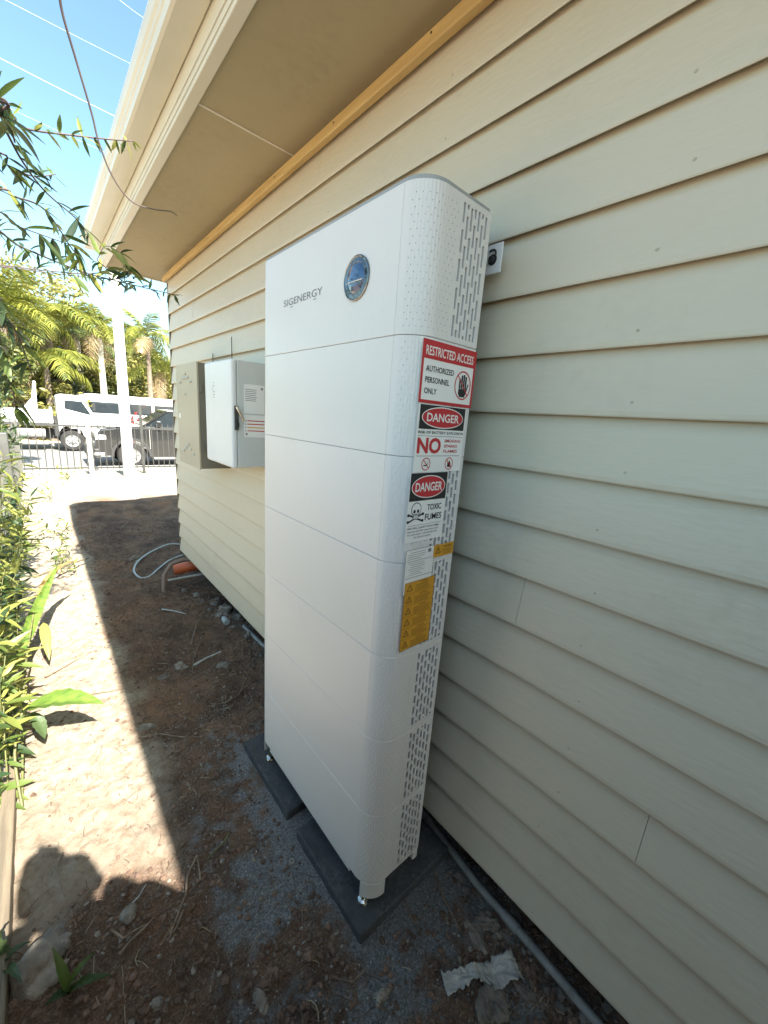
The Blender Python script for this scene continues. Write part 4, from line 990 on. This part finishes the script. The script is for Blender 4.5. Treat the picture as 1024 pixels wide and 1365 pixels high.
# broad-leaved plant
def broad_leaf(parent, b, tip, W, m, name='leaf', sag=.06, upv=(0,0,1), nseg=12, twist=0):
    b, tip = Vector(b), Vector(tip); ax = tip - b; L = ax.length; y = ax.normalized(); x = y.cross(Vector(upv)).normalized(); z = x.cross(y)
    mb = MB(); rows = []
    for i in range(nseg + 1):
        t = i/nseg; wv = W*.5*(math.sin(math.pi*t**.75)**.85 + .02); c_ = b + ax*t + z*(sag*L*4*t*(1-t))
        row = []
        for s in np.linspace(-1, 1, 7):
            row.append(c_ + x*wv*s + z*(abs(s)*wv*.35 + .004*math.sin(t*34 + s*3)))
        rows.append(row)
    mb.grid(rows, True); o = make(name, mb, m, parent); return o
bl = thing('broad_leaf_plant', 'broad-leaved plant with large bright green leaves leaning over the sunlit strip', 'plant', (-.20, 1.75, gh(-.2,1.75)))
B0 = Vector((-.19, 1.78, gh(-.19,1.78)))
def gp_(px, py, h_): # point at height h_ above the soil seen at px,py
    q = onz(px, py, GZ + h_); return Vector(q)
b1, t1 = gp_(30,948,.25), gp_(138,938,.27)
broad_leaf(bl, b1, t1, .115, M['bigleaf'], sag=.10)
broad_leaf(bl, gp_(22,885,.20), gp_(78,752,.50), .065, M['bigleaf'], sag=-.05, upv=(.6,-.5,.6))
broad_leaf(bl, gp_(20,880,.22), gp_(-40,960,.40), .07, M['dryleaf'], sag=.1)
broad_leaf(bl, gp_(48,800,.35), gp_(100,748,.42), .045, M['dryleaf'], sag=.12)
broad_leaf(bl, gp_(40,950,.22), gp_(60,985,.10), .05, M['leafdk'], sag=.1)
broad_leaf(bl, gp_(58,830,.22), gp_(66,880,.08), .05, M['leafyel'], sag=.1)
broad_leaf(bl, gp_(10,840,.25), gp_(0,740,.5), .06, M['leafdk'], sag=.1, upv=(.7,-.5,.3))
for t in ((b1), gp_(22,885,.20), gp_(48,800,.35)):
    m = MB(); m.tube(spline([B0, B0.lerp(t,.5) + Vector((-.02,0,.03)), t], 5), .005, 6); make('stalk', m, M['stem'], bl)
# white tipped stake lying by the shade edge
g0, g1 = gp_(45,770,.16), gp_(118,744,.06); m = MB(); m.tube([g0, g0.lerp(g1,.5) + Vector((0,0,.01)), g1], [.009,.011,.008], 8); props(make('broken_stalk', m, M['timber']), 'broken brown stalk with a pale end reaching towards the shade', 'stalk')
# strap-leaved tufts at the lower left
for (px, py, lab, tips) in ((92,1330,'green strap-leaved tuft at the bottom edge left of the soil', ((128,1268,.10),(150,1300,.05),(70,1262,.12),(60,1340,.05))),
                            (8,1300,'dark leafy tuft behind the timber edging at the bottom left', ((40,1255,.12),(5,1240,.2),(-20,1260,.2),(30,1310,.1)))):
    q = onz(px, py, GZ); pl_ = plant('grass_tuft', lab, 'grass tuft', (q[0], q[1], gh(q[0], q[1]))); props(pl_, group='tufts at the lower left')
    for (a, b, h_) in tips: broad_leaf(pl_, (q[0], q[1], gh(q[0],q[1])), gp_(a, b, h_), .022, M['leaf'] if px > 50 else M['leafdk'], sag=.15)

# ------------------------------------------------------------------ timber edging and pale fence at the left
m = MB(); m.box((-.245, -1.5, -.16), (-.205, 3.4, -.005)); o = make('timber_edging', m, M['timber'], bevel=.005); props(o, 'long weathered timber sleeper edging the soil along the left fence', 'timber edging')
fn = thing('side_fence', 'grey slatted side fence half hidden by plants on the left', 'fence', (-.29, 4.5, GZ))
for y in np.arange(2.35, 10.2, .14):
    m = MB(); m.box((-.300, y, GZ + .06), (-.288, y + .012, 1.06)); make('picket', m, M['lightfence'], fn)
for z in (.05, .98):
    m = MB(); m.box((-.310, 2.3, z), (-.3005, 10.3, z + .035)); make('rail', m, M['lightfence'], fn)
pf = thing('added_shade_fence', 'timber paling fence added out of view beside the viewpoint to darken the lower wall', 'fence', (-.36, -1.0, GZ))  # solid stretch added out of view; it keeps light off the lower wall
for k in range(46):
    y = -3.6 + k*.102; m = MB(); m.box((-.372, y, GZ - .02), (-.357 + .003*(k % 2), y + .098, 1.50 + random.uniform(-.015,.015))); make('paling', m, M['timber'], pf)
for z in (.25, 1.2):
    m = MB(); m.box((-.420, -3.6, z), (-.3725, 1.08, z + .07)); make('rail', m, M['timber'], pf)
m = MB(); m.box((-.335, 5.35, GZ - .1), (-.235, 5.45, 1.13)); make('post', m, M['alupost'], fn, bevel=.006)
m = MB(); m.box((-.325, 2.25, GZ - .1), (-.275, 2.30, 1.1)); make('post', m, M['alupost'], fn, bevel=.004)

# ------------------------------------------------------------------ street fence, pole
ff = thing('street_fence', 'aluminium bar fence along the street end of the yard', 'fence', (1.5, 10.4, GZ))
FY = 10.4
for i in range(58):
    x = -2.4 + i*.112
    m = MB() if i == 0 else None
    if i == 0: m.box((x - .008, FY - .008, GZ + .08), (x + .008, FY + .008, 1.06)); bar0 = make('bar', m, M['alu'], ff); bx0 = bar0.location.x
    else:
        c_ = bar0.copy(); COL.objects.link(c_); c_.location.x = bx0 + i*.112
for z in (.06, .93):
    m = MB(); m.box((-2.5, FY - .0205, z), (4.2, FY - .0085, z + .04)); make('rail', m, M['alu'], ff)
for x, w_, zt, mt in ((.79,.075,1.0,'polew'), (1.76,.055,1.45,'alu'), (3.6,.06,1.1,'alu')):
    m = MB(); m.box((x - w_/2, FY - .06, GZ - .1), (x + w_/2, FY - .0215, zt)); make('post', m, M[mt], ff, bevel=.004)
m = MB(); m.tube([(1.415, 10.0, GZ - .1), (1.415, 10.0, 1.5), (1.43, 10.0, 4.6)], [.105,.098,.082], 20); props(make('white_pole', m, M['polew'], base=True), 'tall smooth white pole standing just inside the street fence', 'pole')

# ------------------------------------------------------------------ vehicles
def wheel(parent, cx, y, cz, R, face=-1, wd=.22):
    t = MB(); t.lathe([(R*.62, 0), (R*.66, -.01), (R*.93, 0), (R, .03), (R, wd - .03), (R*.93, wd), (R*.5, wd)], (cx, y, cz), 'y', 30); ty = make('tyre', t, M['rubber'], parent)
    r = MB(); r.lathe([(R*.63, .0), (R*.60, .02), (R*.50, .05), (R*.30, .035), (R*.27, .0), (R*.16, -.015), (0, -.02)], (cx, y, cz), 'y', 30); rim = make('rim', r, M['rim'], parent)
    h = MB()
    for k in range(8):
        q = 2*math.pi*k/8; h.lathe([(R*.065, .028), (0, .026)], (cx + R*.42*math.cos(q), y, cz + R*.42*math.sin(q)), 'y', 8)
    make('rim_hole', h, M['chassis'], rim)
# white light truck, facing right (+x)
TY = 19.2; RZ = -.45
tr = thing('truck', 'white cab-over tipper truck parked on the street behind the fence', 'truck', (.0, TY + 1, RZ))
cab = [(.60, .22), (.60, 1.50), (.66, 1.60), (.78, 1.62), (1.32, 1.60), (1.42, 1.55), (1.62, 1.10), (1.74, .82), (1.79, .45), (1.79, .20), (1.66, .04), (1.34, .04), (1.28, .30), (1.10, .44), (.84, .46), (.68, .36)]
m = MB(); m.prism(cab, 'y', TY, TY + 1.75); make('cab', m, M['truckwhite'], tr, bevel=.05, segs=3)
m = MB(); m.prism([(.84,1.42),(1.36,1.40),(1.60,.94),(1.56,.91),(.82,1.10)], 'y', TY - .012, TY + .02); win = make('window', m, M['window'], tr, bevel=.006)
m = MB(); m.box((.80, TY - .022, .60), (.90, TY - .001, .63)); make('door_handle', m, M['plasticblk'], tr, bevel=.005)
for a, b in (((.765,.45),(.765,1.52)), ((1.40,.40),(1.62,.86))):
    dg = MB(); dg.prism([(a[0],a[1]),(a[0]+.014,a[1]),(b[0]+.014,b[1]),(b[0],b[1])], 'y', TY - .006, TY + .002); make('door_seam', dg, M['tank'], tr)

m = MB(); m.box((1.55, TY - .02, .42), (1.745, TY + .02, .53)); make('indicator', m, M['amber'], tr, bevel=.012)
m = MB(); m.box((1.765, TY + .08, .32), (1.81, TY + .42, .52)); make('headlight', m, M['lens'], tr, bevel=.015)
m = MB(); m.box((1.55, TY + .02, -.02), (1.86, TY + 1.7, .16)); make('bumper', m, M['truckwhite'], tr, bevel=.04)
m = MB(); m.tube([(1.60, TY, 1.38), (1.72, TY - .16, 1.36)], .012, 6); mi = make('mirror_arm', m, M['plasticblk'], tr)
m = MB(); m.box((1.68, TY - .28, 1.08), (1.74, TY - .10, 1.36)); make('mirror', m, M['plasticblk'], mi, bevel=.02)
m = MB(); m.box((-4.0, TY + .45, -.05), (1.2, TY + 1.3, .30)); make('chassis', m, M['chassis'], tr)
m = MB(); m.box((-3.6, TY - .05, .47), (.44, TY + 1.8, .54)); make('tray_floor', m, M['chassis'], tr)
for k, (a, b) in enumerate(((-3.6,-1.6), (-1.58,.44))):
    m = MB(); m.box((a, TY - .06, .55), (b, TY - .02, 1.02)); sb = make('tray_side', m, M['truckwhite'], tr, bevel=.01)
    for x in np.arange(a + .2, b, .32):
        q = MB(); q.box((x, TY - .075, .57), (x + .04, TY - .061, 1.0)); make('tray_rib', q, M['truckwhite'], sb)
m = MB(); m.box((.40, TY - .02, .55), (.46, TY + 1.8, 1.10)); make('headboard', m, M['truckwhite'], tr, bevel=.01)
m = MB(); m.prism([(-.35,1.02),(.06,1.02),(.10,2.0),(.02,2.0),(-.06,1.42)], 'y', TY + .25, TY + .37); make('hoist_frame', m, M['truckwhite'], tr, bevel=.015)
m = MB(); m.tube([(-.62, TY + .16, .17), (.20, TY + .16, .17)], .17, 16); make('fuel_tank', m, M['tank'], tr)
m = MB(); m.box((.46, TY + .05, .05), (.62, TY + .3, .60)); make('air_filter', m, M['plasticblk'], tr, bevel=.03)
m = MB(); m.tube([(.52, TY - .02, .55), (.52, TY - .02, .80)], .06, 10); make('air_intake', m, M['plasticblk'], tr)
wheel(tr, .97, TY - .01, RZ + .37, .375); wheel(tr, -2.5, TY + .02, RZ + .37, .375); wheel(tr, .97, TY + 1.52, RZ + .37, .375)
m = MB(); m.lathe([(.44,0),(.44,.25)], (.97, TY + .005, RZ + .37), 'y', 24); make('wheel_arch', m, M['chassis'], tr)
# black ute, facing left
SY = 14.4; SZ0 = -.50
ut = thing('ute', 'black utility vehicle with open bonnet line and chunky tyres parked behind the fence', 'ute', (3.0, SY + .9, SZ0))
def arch(cx, cz, R, a0, a1, n_=10): return [(cx + R*math.cos(q), cz + R*math.sin(q)) for q in np.linspace(a0, a1, n_)]
wx, wz, wr = 2.15, SZ0 + .385, .385
body = [(1.25, -.12), (1.24, .30), (1.30, .52), (1.40, .66), (1.90, .74), (2.55, .78), (2.62, .80), (6.4, .82), (6.45, .30), (6.4, -.15)] + arch(5.3, wz, .47, 0, math.pi)[0:] + [(4.8, -.22), (2.68, -.22)] + arch(wx, wz, .48, 0, math.pi) + [(1.55, -.12)]
m = MB(); m.prism(body, 'y', SY, SY + 1.8); make('body', m, M['carblack'], ut, bevel=.035, segs=3)
gl = [(2.50, .775), (3.22, 1.28), (4.9, 1.30), (5.3, .80)]
m = MB(); m.prism(gl, 'y', SY + .13, SY + 1.67); make('cabin', m, M['window'], ut, bevel=.03)
m = MB(); m.prism([(3.12,1.262),(3.25,1.325),(4.85,1.345),(5.0,1.28)], 'y', SY + .10, SY + 1.70); make('roof', m, M['carblack'], ut, bevel=.03)
m = MB()
for a, b in (((2.50,.775),(3.20,1.285)),): m.prism([(a[0]-.05,a[1]),(a[0]+.03,a[1]),(b[0]+.05,b[1]),(b[0]-.04,b[1])], 'y', SY + .10, SY + .17)
make('pillar', m, M['carblack'], ut)
m = MB(); m.box((1.33, SY + .1, .685), (2.35, SY + 1.7, .715)); 
m = MB(); m.prism([(1.42,.672),(1.90,.752),(2.50,.79),(2.50,.80),(1.90,.764),(1.40,.684)], 'y', SY + .08, SY + 1.72); make('bonnet', m, mat('bonnet_sky_sheen', (.32,.33,.34), rough=.2, coat=1), ut, bevel=.004)  # pale reflection on the glossy black bonnet, painted as a grey colour
m = MB(); m.box((1.08, SY - .02, -.22), (1.35, SY + 1.82, .10)); make('bumper', m, M['plasticblk'], ut, bevel=.04)
m = MB(); m.box((1.10, SY - .035, -.10), (1.45, SY - .021, -.02)); make('bumper_trim', m, M['tank'], ut, bevel=.005)
m = MB(); m.box((1.25, SY - .012, .36), (1.52, SY + .03, .50)); make('headlight', m, M['lens'], ut, bevel=.02)
fl = MB(); R0, R1 = .47, .55
o_ = arch(wx, wz, R1, -.05, math.pi + .05, 16); i_ = arch(wx, wz, R0, math.pi + .05, -.05, 16)
fl.prism(o_ + i_, 'y', SY - .06, SY + .02); make('wheel_flare', fl, M['plasticblk'], ut)
m = MB(); m.tube([(2.75, SY - .06, -.20), (4.7, SY - .06, -.20)], .035, 8); make('side_step', m, M['tank'], ut)
m = MB(); m.box((2.85, SY - .16, .80), (2.98, SY - .005, .98)); make('mirror', m, M['carblack'], ut, bevel=.02)
for x in (2.66, 3.9):
    m = MB(); m.box((x, SY - .004, -.18), (x + .012, SY + .004, .78)); make('door_seam', m, M['tank'], ut)
wheel(ut, wx, SY - .02, wz, wr); wheel(ut, 5.3, SY - .02, wz, wr); wheel(ut, wx, SY + 1.6, wz, wr)
# minibus behind
BY = 24.5
bs = thing('minibus', 'long white minibus with a dark window band parked behind the ute', 'bus', (6.0, BY + 1, -.45))
m = MB(); m.prism([(1.2,-.25),(1.1,.5),(1.35,1.35),(1.6,1.66),(2.0,1.78),(10.6,1.80),(10.8,1.6),(10.8,-.25)], 'y', BY, BY + 2.1); make('body', m, M['truckwhite'], bs, bevel=.09, segs=3)
for i in range(6):
    x = 2.0 + i*1.42; m = MB(); m.box((x, BY - .015, .86), (x + 1.30, BY + .02, 1.42)); make('window', m, M['window'], bs, bevel=.02)
m = MB(); m.box((1.25, BY - .008, .40), (10.8, BY + .01, .46)); make('stripe', m, M['tank'], bs)
for x in (2.4, 8.6): wheel(bs, x, BY - .02, -.09, .36)
# seats / crates row behind the ute
rk = thing('crate_row', 'row of small dark crates standing behind the bonnet of the ute', 'crates', (3.4, 18.6, -.45))
m = MB(); m.box((2.6, 18.3, -.45), (4.6, 18.9, .52)); make('bench', m, M['tank'], rk, bevel=.02)
for i in range(4):
    x = 2.70 + i*.34; m = MB(); m.prism([(x,.52),(x+.24,.52),(x+.19,.92),(x+.05,.92)], 'y', 18.4, 18.8); make('crate', m, M['plasticblk'], rk, bevel=.02)

# ------------------------------------------------------------------ trees
def leaf_quads(P_, size, up_bias=.4):
    N = len(P_); a = RNG.normal(size=(N,3)); a[:,2] *= .6; a /= np.linalg.norm(a,axis=1)[:,None]
    b = RNG.normal(size=(N,3)); b -= (b*a).sum(1)[:,None]*a; b /= np.linalg.norm(b,axis=1)[:,None]
    s = size*RNG.uniform(.6,1.4,(N,1)); w_ = s*.42
    V = np.stack([P_ - a*s*.5, P_ + b*w_*.5, P_ + a*s*.5 - np.array([0,0,1])*s*.12, P_ - b*w_*.5], 1)
    return V.reshape(-1,3), (np.arange(N)*4)[:,None] + np.arange(4)[None]
def tree(label, x, y, h, rx_, rz_, leafm, size, clumps, per, group, trunk_r=.14, z0=None, cz=None, seed=0):
    rg = np.random.default_rng(seed); z0 = gh(x, y) if z0 is None else z0
    t = thing('tree', label, 'tree', (x, y, z0), group); czz = z0 + (cz if cz is not None else h - rz_)
    m = MB(); lean = rg.normal(0,.25,2); top = Vector((x + lean[0], y + lean[1], czz + rz_*.3))
    m.tube(spline([(x,y,z0-.1), Vector((x,y,z0)).lerp(top,.5) + Vector((rg.normal(0,.1),rg.normal(0,.1),0)), top], 5), [trunk_r*(1 - .6*i/10) for i in range(11)], 8)
    pts = []
    for k in range(clumps):
        d = rg.normal(size=3); d /= np.linalg.norm(d); r_ = rg.uniform(.25,1)**.5
        c_ = np.array([x + lean[0]*.5, y + lean[1]*.5, czz]) + d*np.array([rx_, rx_, rz_])*r_
        if k < 9: m.tube([top.lerp(Vector((x,y,z0)), rg.uniform(0,.5)), Vector(c_)], [trunk_r*.3, trunk_r*.08], 5)
        cr = rx_*rg.uniform(.16,.34); q = rg.normal(size=(per,3)); q /= np.linalg.norm(q,axis=1)[:,None]
        pts.append(c_ + q*cr*(rg.uniform(.2,1,(per,1))**.4)*np.array([1,1,.75]))
    make('trunk', m, M['bark'], t); V, F_ = leaf_quads(np.concatenate(pts), size); fast_mesh('crown', V, F_, leafm, t); return t
FR = {}
def frond_mesh(L, droop, m, seed, nl=44):
    rg = np.random.default_rng(seed); V = []; F_ = []
    def pt(t): return np.array([0, L*(t - .12*t*t), L*(.55*t - droop*t*t*1.25)])
    for i in range(nl):
        t = .12 + .88*i/(nl-1); c_ = pt(t); tg = pt(min(1,t+.02)) - pt(t-.02); tg /= np.linalg.norm(tg)
        ll = L*.30*math.sin(math.pi*(.15 + .8*t))**.7
        for s in (-1, 1):
            d = np.array([s*.85, 0, -.18]) + tg*.55 + rg.normal(0,.10,3); d /= np.linalg.norm(d); w_ = tg*L*.011; b = len(V)
            mid = c_ + d*ll*.5 + np.array([0,0,.0]); tip = c_ + d*ll + np.array([0,0,-ll*.35])
            V += [c_ - w_*.5, c_ + w_*.5, mid + w_, mid - w_, tip]; F_ += [(b,b+1,b+2,b+3), (b+3,b+2,b+4)]
    n_ = 9
    for i in range(n_):
        t = i/(n_-1); c_ = pt(t); r_ = L*.010*(1.1 - t); V += [c_ + np.array([-r_,0,0]), c_ + np.array([r_,0,0]), c_ + np.array([0,0,r_*1.3])]
    b = len(V) - 3*n_
    for i in range(n_-1):
        for j in range(3): j2 = (j+1)%3; F_.append((b+i*3+j, b+i*3+j2, b+i*3+3+j2, b+i*3+3+j))
    me = D.meshes.new('frond'); me.from_pydata([tuple(v) for v in V], [], F_); me.materials.append(m); return me
M['deadfrond'] = leafmat('dead_frond', (.42,.31,.17), (.22,.15,.08), trans=.2)
for k in ('palm', 'palmdk', 'deadfrond'): FR[k] = [frond_mesh(1, dr_, M[k], 40 + i) for i, dr_ in enumerate((.45, .75, 1.0))]
def palm(label, x, y, h, L, n_, kind, trunkm, tr_=.10, seed=0, z0=None, lean=(0,0), dead=3):
    rg = np.random.default_rng(seed); z0 = gh(x,y) if z0 is None else z0
    t = thing('palm', label, 'palm tree', (x, y, z0), 'palms beyond the street'); top = Vector((x + lean[0], y + lean[1], z0 + h))
    m = MB(); m.tube(spline([(x,y,z0-.1), Vector((x,y,z0)).lerp(top,.5) + Vector((lean[0]*.1,0,0)), top], 6), [tr_*(1.2 - .4*i/12) for i in range(13)], 10); make('trunk', m, M[trunkm], t)
    if trunkm == 'palmtrunk':
        m = MB(); m.tube([top, top + Vector((0,0,.5))], [tr_*.95, tr_*.5], 10); make('crownshaft', m, M['stem'], t)
    for k in range(n_):
        az = 2.4*k + rg.normal(0,.2); el = rg.uniform(-.25, 1.0) if k >= dead else -.7
        o = D.objects.new('frond', FR[kind if k >= dead - 1 else 'deadfrond'][int(rg.integers(0,3))]); COL.objects.link(o); o.parent = t
        s = L*rg.uniform(.8,1.15); o.scale = (s*1.0, s, s); o.rotation_euler = (el*.8, rg.normal(0,.15), az); o.location = top - Vector((x,y,z0)) + Vector((0,0,.35))
    return t
def pp_(px, py, y): return ony(px, py, y)
def palm_at(label, px, py, y, L, n_, kind, trunkm, tr_, seed, lean=(0,0)):
    q = pp_(px, py, y); z0 = gh(q[0], y); palm(label, q[0] - lean[0], y, q[2] - .35 - z0, L, n_, kind, trunkm, tr_, seed, lean=lean)
palm_at('feathery palm with a pale trunk just left of the white pole', 131, 437, 26, 2.0, 15, 'palm', 'palmtrunk', .15, 1)
palm_at('palm with a dark trunk seen between the white pole and the house corner', 196, 448, 26, 2.0, 16, 'palm', 'bark', .13, 2)
palm_at('large palm with long drooping fronds above the truck tray', 62, 428, 26, 3.0, 16, 'palm', 'bark', .16, 3)
palm_at('palm with long arching fronds at the far left edge', 2, 425, 24, 2.8, 14, 'palm', 'bark', .15, 4, (.3,0))
palm_at('dark palm behind the cab of the truck', 102, 445, 30, 2.6, 15, 'palmdk', 'palmtrunk', .16, 5)
palm_at('low bushy palm by the minibus beside the house corner', 216, 497, 28, 2.6, 16, 'palm', 'bark', .15, 6)
palm_at('tall palm behind the white pole', 158, 452, 34, 2.6, 16, 'palmdk', 'bark', .16, 7)
palm_at('bright small palm above the cab of the truck', 60, 478, 24, 2.4, 14, 'palm', 'bark', .13, 8)
TG = 'trees beyond the street'
def tree_at(label, px, py_top, y, rx_, rz_, lm, size, cl, per, seed):
    q = pp_(px, py_top, y); z0 = gh(q[0], y); tree(label, q[0], y, q[2] - z0, rx_, rz_, M[lm], size, cl, per, TG, .2, z0, seed=seed)
tree_at('broad olive tree rising above all others at the left', 15, 345, 40, 6.0, 6.2, 'tree2', .34, 90, 110, 11)
tree_at('dense dark green tree behind the truck tray', 30, 455, 27, 2.6, 2.2, 'treedk', .22, 60, 110, 12)
tree_at('round mid green tree behind the truck cab', 95, 455, 33, 3.6, 3.4, 'tree1', .26, 70, 110, 13)
tree_at('loose yellow green tree behind the minibus', 165, 460, 36, 4.0, 3.2, 'tree2', .28, 70, 110, 14)
tree_at('dark tree filling the gap behind the white pole', 140, 448, 38, 4.5, 3.8, 'treedk', .28, 70, 110, 15)
tree_at('small bright tree near the house corner, behind the minibus', 215, 470, 34, 3.0, 2.8, 'tree2', .26, 60, 100, 16)
tree_at('leafy tree close to the left edge, behind the side fence', -40, 428, 14, .9, .8, 'tree1', .13, 70, 120, 17)
tree_at('yellow flowering tree between the large palm and the cab', 70, 430, 31, 2.6, 2.6, 'tree2', .24, 60, 100, 18)
tree_at('low bright bushy tree directly behind the truck tray', 30, 492, 25, 2.2, 1.5, 'tree2', .2, 60, 110, 20)
tree_at('mid green tree at the far left behind the large palm', 38, 400, 34, 3.4, 4.2, 'tree1', .28, 80, 110, 19)
# unseen tank added behind the viewpoint to shade the soil and cut bounced light
tk = thing('added_shade_tank', 'round grey green tank added behind the viewpoint to shade the near passage', 'water tank', (.13, -1.47, GZ))
tm = mat('tank_plastic', (.20,.23,.20), rough=.6)
m = MB(); prof = [(.40, 0)]
for k in range(14): prof += [(.40, .02 + k*.145), (.415, .06 + k*.145), (.415, .10 + k*.145), (.40, .14 + k*.145)]
prof += [(.40, 2.18), (.36, 2.27), (.16, 2.34), (0, 2.35)]
m.lathe(prof, (.13, -1.47, GZ - .02), 'z', 32); make('tank_body', m, tm, tk)
m = MB(); m.lathe([(.16, 0), (.16, .05), (.14, .07), (0, .07)], (.13, -1.47, 2.29), 'z', 24); make('lid', m, M['plasticblk'], tk)
# red leaved shrub
q = pp_(187, 548, 18); rs = thing('red_shrub', 'red leaved shrub growing between the ute and the minibus', 'shrub', (q[0], 18, -.45))
V, F_ = leaf_quads(np.array([q[0], 18, .55]) + RNG.normal(size=(260,3))*np.array([.28,.2,.26]), .16); fast_mesh('crown', V, F_, M['redleaf'], rs)
m = MB(); m.tube([(q[0],18,-.5), (q[0],18,.4)], .03, 6); make('stem', m, M['bark'], rs)
# far wood
nn = 5200; xs = RNG.uniform(-70, 90, nn); hs = 5.0 + 2.0*fbm(xs*.15, xs*0, 71, 3)*2; P_ = np.stack([xs, 62 + RNG.normal(0,2.5,nn), RNG.uniform(0,1,nn)**.8*hs - .5], 1)
V, F_ = leaf_quads(P_, 1.5); props(fast_mesh('far_wood', V, F_, M['treedk'], kind='stuff'), 'dark band of far trees closing the view')

# ------------------------------------------------------------------ power cables in the sky
for i, (a, b, lab) in enumerate((((-60,42),(185,168),'lowest bright power cable crossing the sky from the left edge'), ((-60,-40),(200,95),'faint upper power cable crossing the sky behind the dangling vine'), ((140,-20),(190,20),'short stretch of power cable in the corner next to the gutter'), ((-60,105),(140,200),'faint power cable just above the shrub leaves'))):
    A = Vector(pp_(*a, 16)); B = Vector(pp_(*b, 22)); d_ = (B - A); A2, B2 = A - d_*1.5, B + d_*1.5
    m = MB(); m.tube([A2.lerp(B2, t) + Vector((0,0,-.35*(1-(2*t-1)**2) + .26)) for t in np.linspace(0,1,25)], (.007,.0035,.0055,.0035)[i], 6); props(make('power_cable', m, M['wire']), lab, 'power cable', 'power cables over the street')

# ------------------------------------------------------------------ photographer (behind the viewpoint; only the shadow is seen)
pe = thing('person', 'photographer in a dark shirt behind the viewpoint whose shadow falls on the sunlit strip', 'person', (.02, -.27, GZ))
def skinned(name, joints, edges, m, sub=2):
    me = D.meshes.new(name); me.from_pydata([tuple(Vector(j[0]) - Vector((.02,-.27,GZ))) for j in joints], edges, []); me.materials.append(m)
    o = D.objects.new(name, me); COL.objects.link(o); o.parent = pe
    md = o.modifiers.new('skin', 'SKIN'); md.use_smooth_shade = True
    for i, j in enumerate(joints): me.skin_vertices[0].data[i].radius = (j[1], j[2] if len(j) > 2 else j[1])
    me.skin_vertices[0].data[0].use_root = True
    s = o.modifiers.new('sub', 'SUBSURF'); s.levels = sub; s.render_levels = sub; return o
X0, Y0 = .02, -.27
J = [((X0,Y0,.88),.17,.12), ((X0,Y0,1.10),.17,.12), ((X0,Y0,1.30),.20,.12), ((X0,Y0,1.40),.11,.08), ((X0,Y0+.02,1.47),.06,.06), ((X0,Y0+.03,1.55),.075,.09), ((X0,Y0+.03,1.60),.07,.085),
     ((X0-.21,Y0,1.38),.065), ((X0-.27,Y0+.08,1.14),.052), ((X0-.10,Y0+.20,1.36),.036),
     ((X0+.21,Y0,1.38),.065), ((X0+.29,Y0+.06,1.14),.055), ((X0+.09,Y0+.18,1.36),.036),
     ((X0-.11,Y0,.80),.105), ((X0-.12,Y0+.01,.42),.065), ((X0-.12,Y0-.02,.02),.045), ((X0-.12,Y0+.12,-.03),.035),
     ((X0+.11,Y0,.80),.105), ((X0+.12,Y0+.01,.42),.065), ((X0+.12,Y0-.02,.02),.045), ((X0+.12,Y0+.12,-.03),.035)]
Ed = [(0,1),(1,2),(2,3),(3,4),(4,5),(5,6),(2,7),(7,8),(8,9),(2,10),(10,11),(11,12),(0,13),(13,14),(14,15),(15,16),(0,17),(17,18),(18,19),(19,20)]
skinned('body', J, Ed, M['shirt'])
m = MB(); m.blob((X0, Y0 + .02, 1.585), .098, 3, .05, 3, (.86,1,1.0)); make('hair', m, M['hair'], pe)
ph = MB(); d_ = Vector((.649,.726,-.228)); r_ = Vector((.754,-.653,.071)); u_ = r_.cross(d_)
pc = Vector((0,0,1.51)) - d_*.02 - u_*.052
ph.add([pc + r_*a*.037 + u_*b*.076 + d_*c*.004 for a in (-1,1) for b in (-1,1) for c in (-1,1)], [(0,1,3,2),(4,6,7,5),(0,4,5,1),(2,3,7,6),(0,2,6,4),(1,5,7,3)])
props(make('phone', ph, M['core']), 'dark phone held up by the photographer behind the viewpoint', 'phone')
for s, w0 in ((-1, Vector(J[9][0])), (1, Vector(J[12][0]))):
    palm_c = pc + r_*s*.060 - d_*.02 + u_*.0
    jj = [(w0,.030), (w0.lerp(palm_c,.6),.030,.020), (palm_c,.034,.018)]; ee = [(0,1),(1,2)]
    for f in range(4):
        b_ = palm_c + u_*(.018*f - .02); jj += [(b_ + d_*.02 + r_*s*.004,.009), (b_ + d_*.03 - r_*s*.022 + u_*.01,.008), (b_ + d_*.026 - r_*s*(.034 - .004*abs(f-1.5)) + u_*.012,.007)]; k = len(jj) - 3; ee += [(2,k),(k,k+1),(k+1,k+2)]
    jj += [(palm_c - u_*.02 - d_*.012 - r_*s*.012,.010), (palm_c - d_*.016 - r_*s*.034,.008)]; k = len(jj) - 2; ee += [(2,k),(k,k+1)]
    skinned('hand', jj, ee, M['skin'], 1)
print('overhanging leaves', LEFT[0], 'objects', len(D.objects))
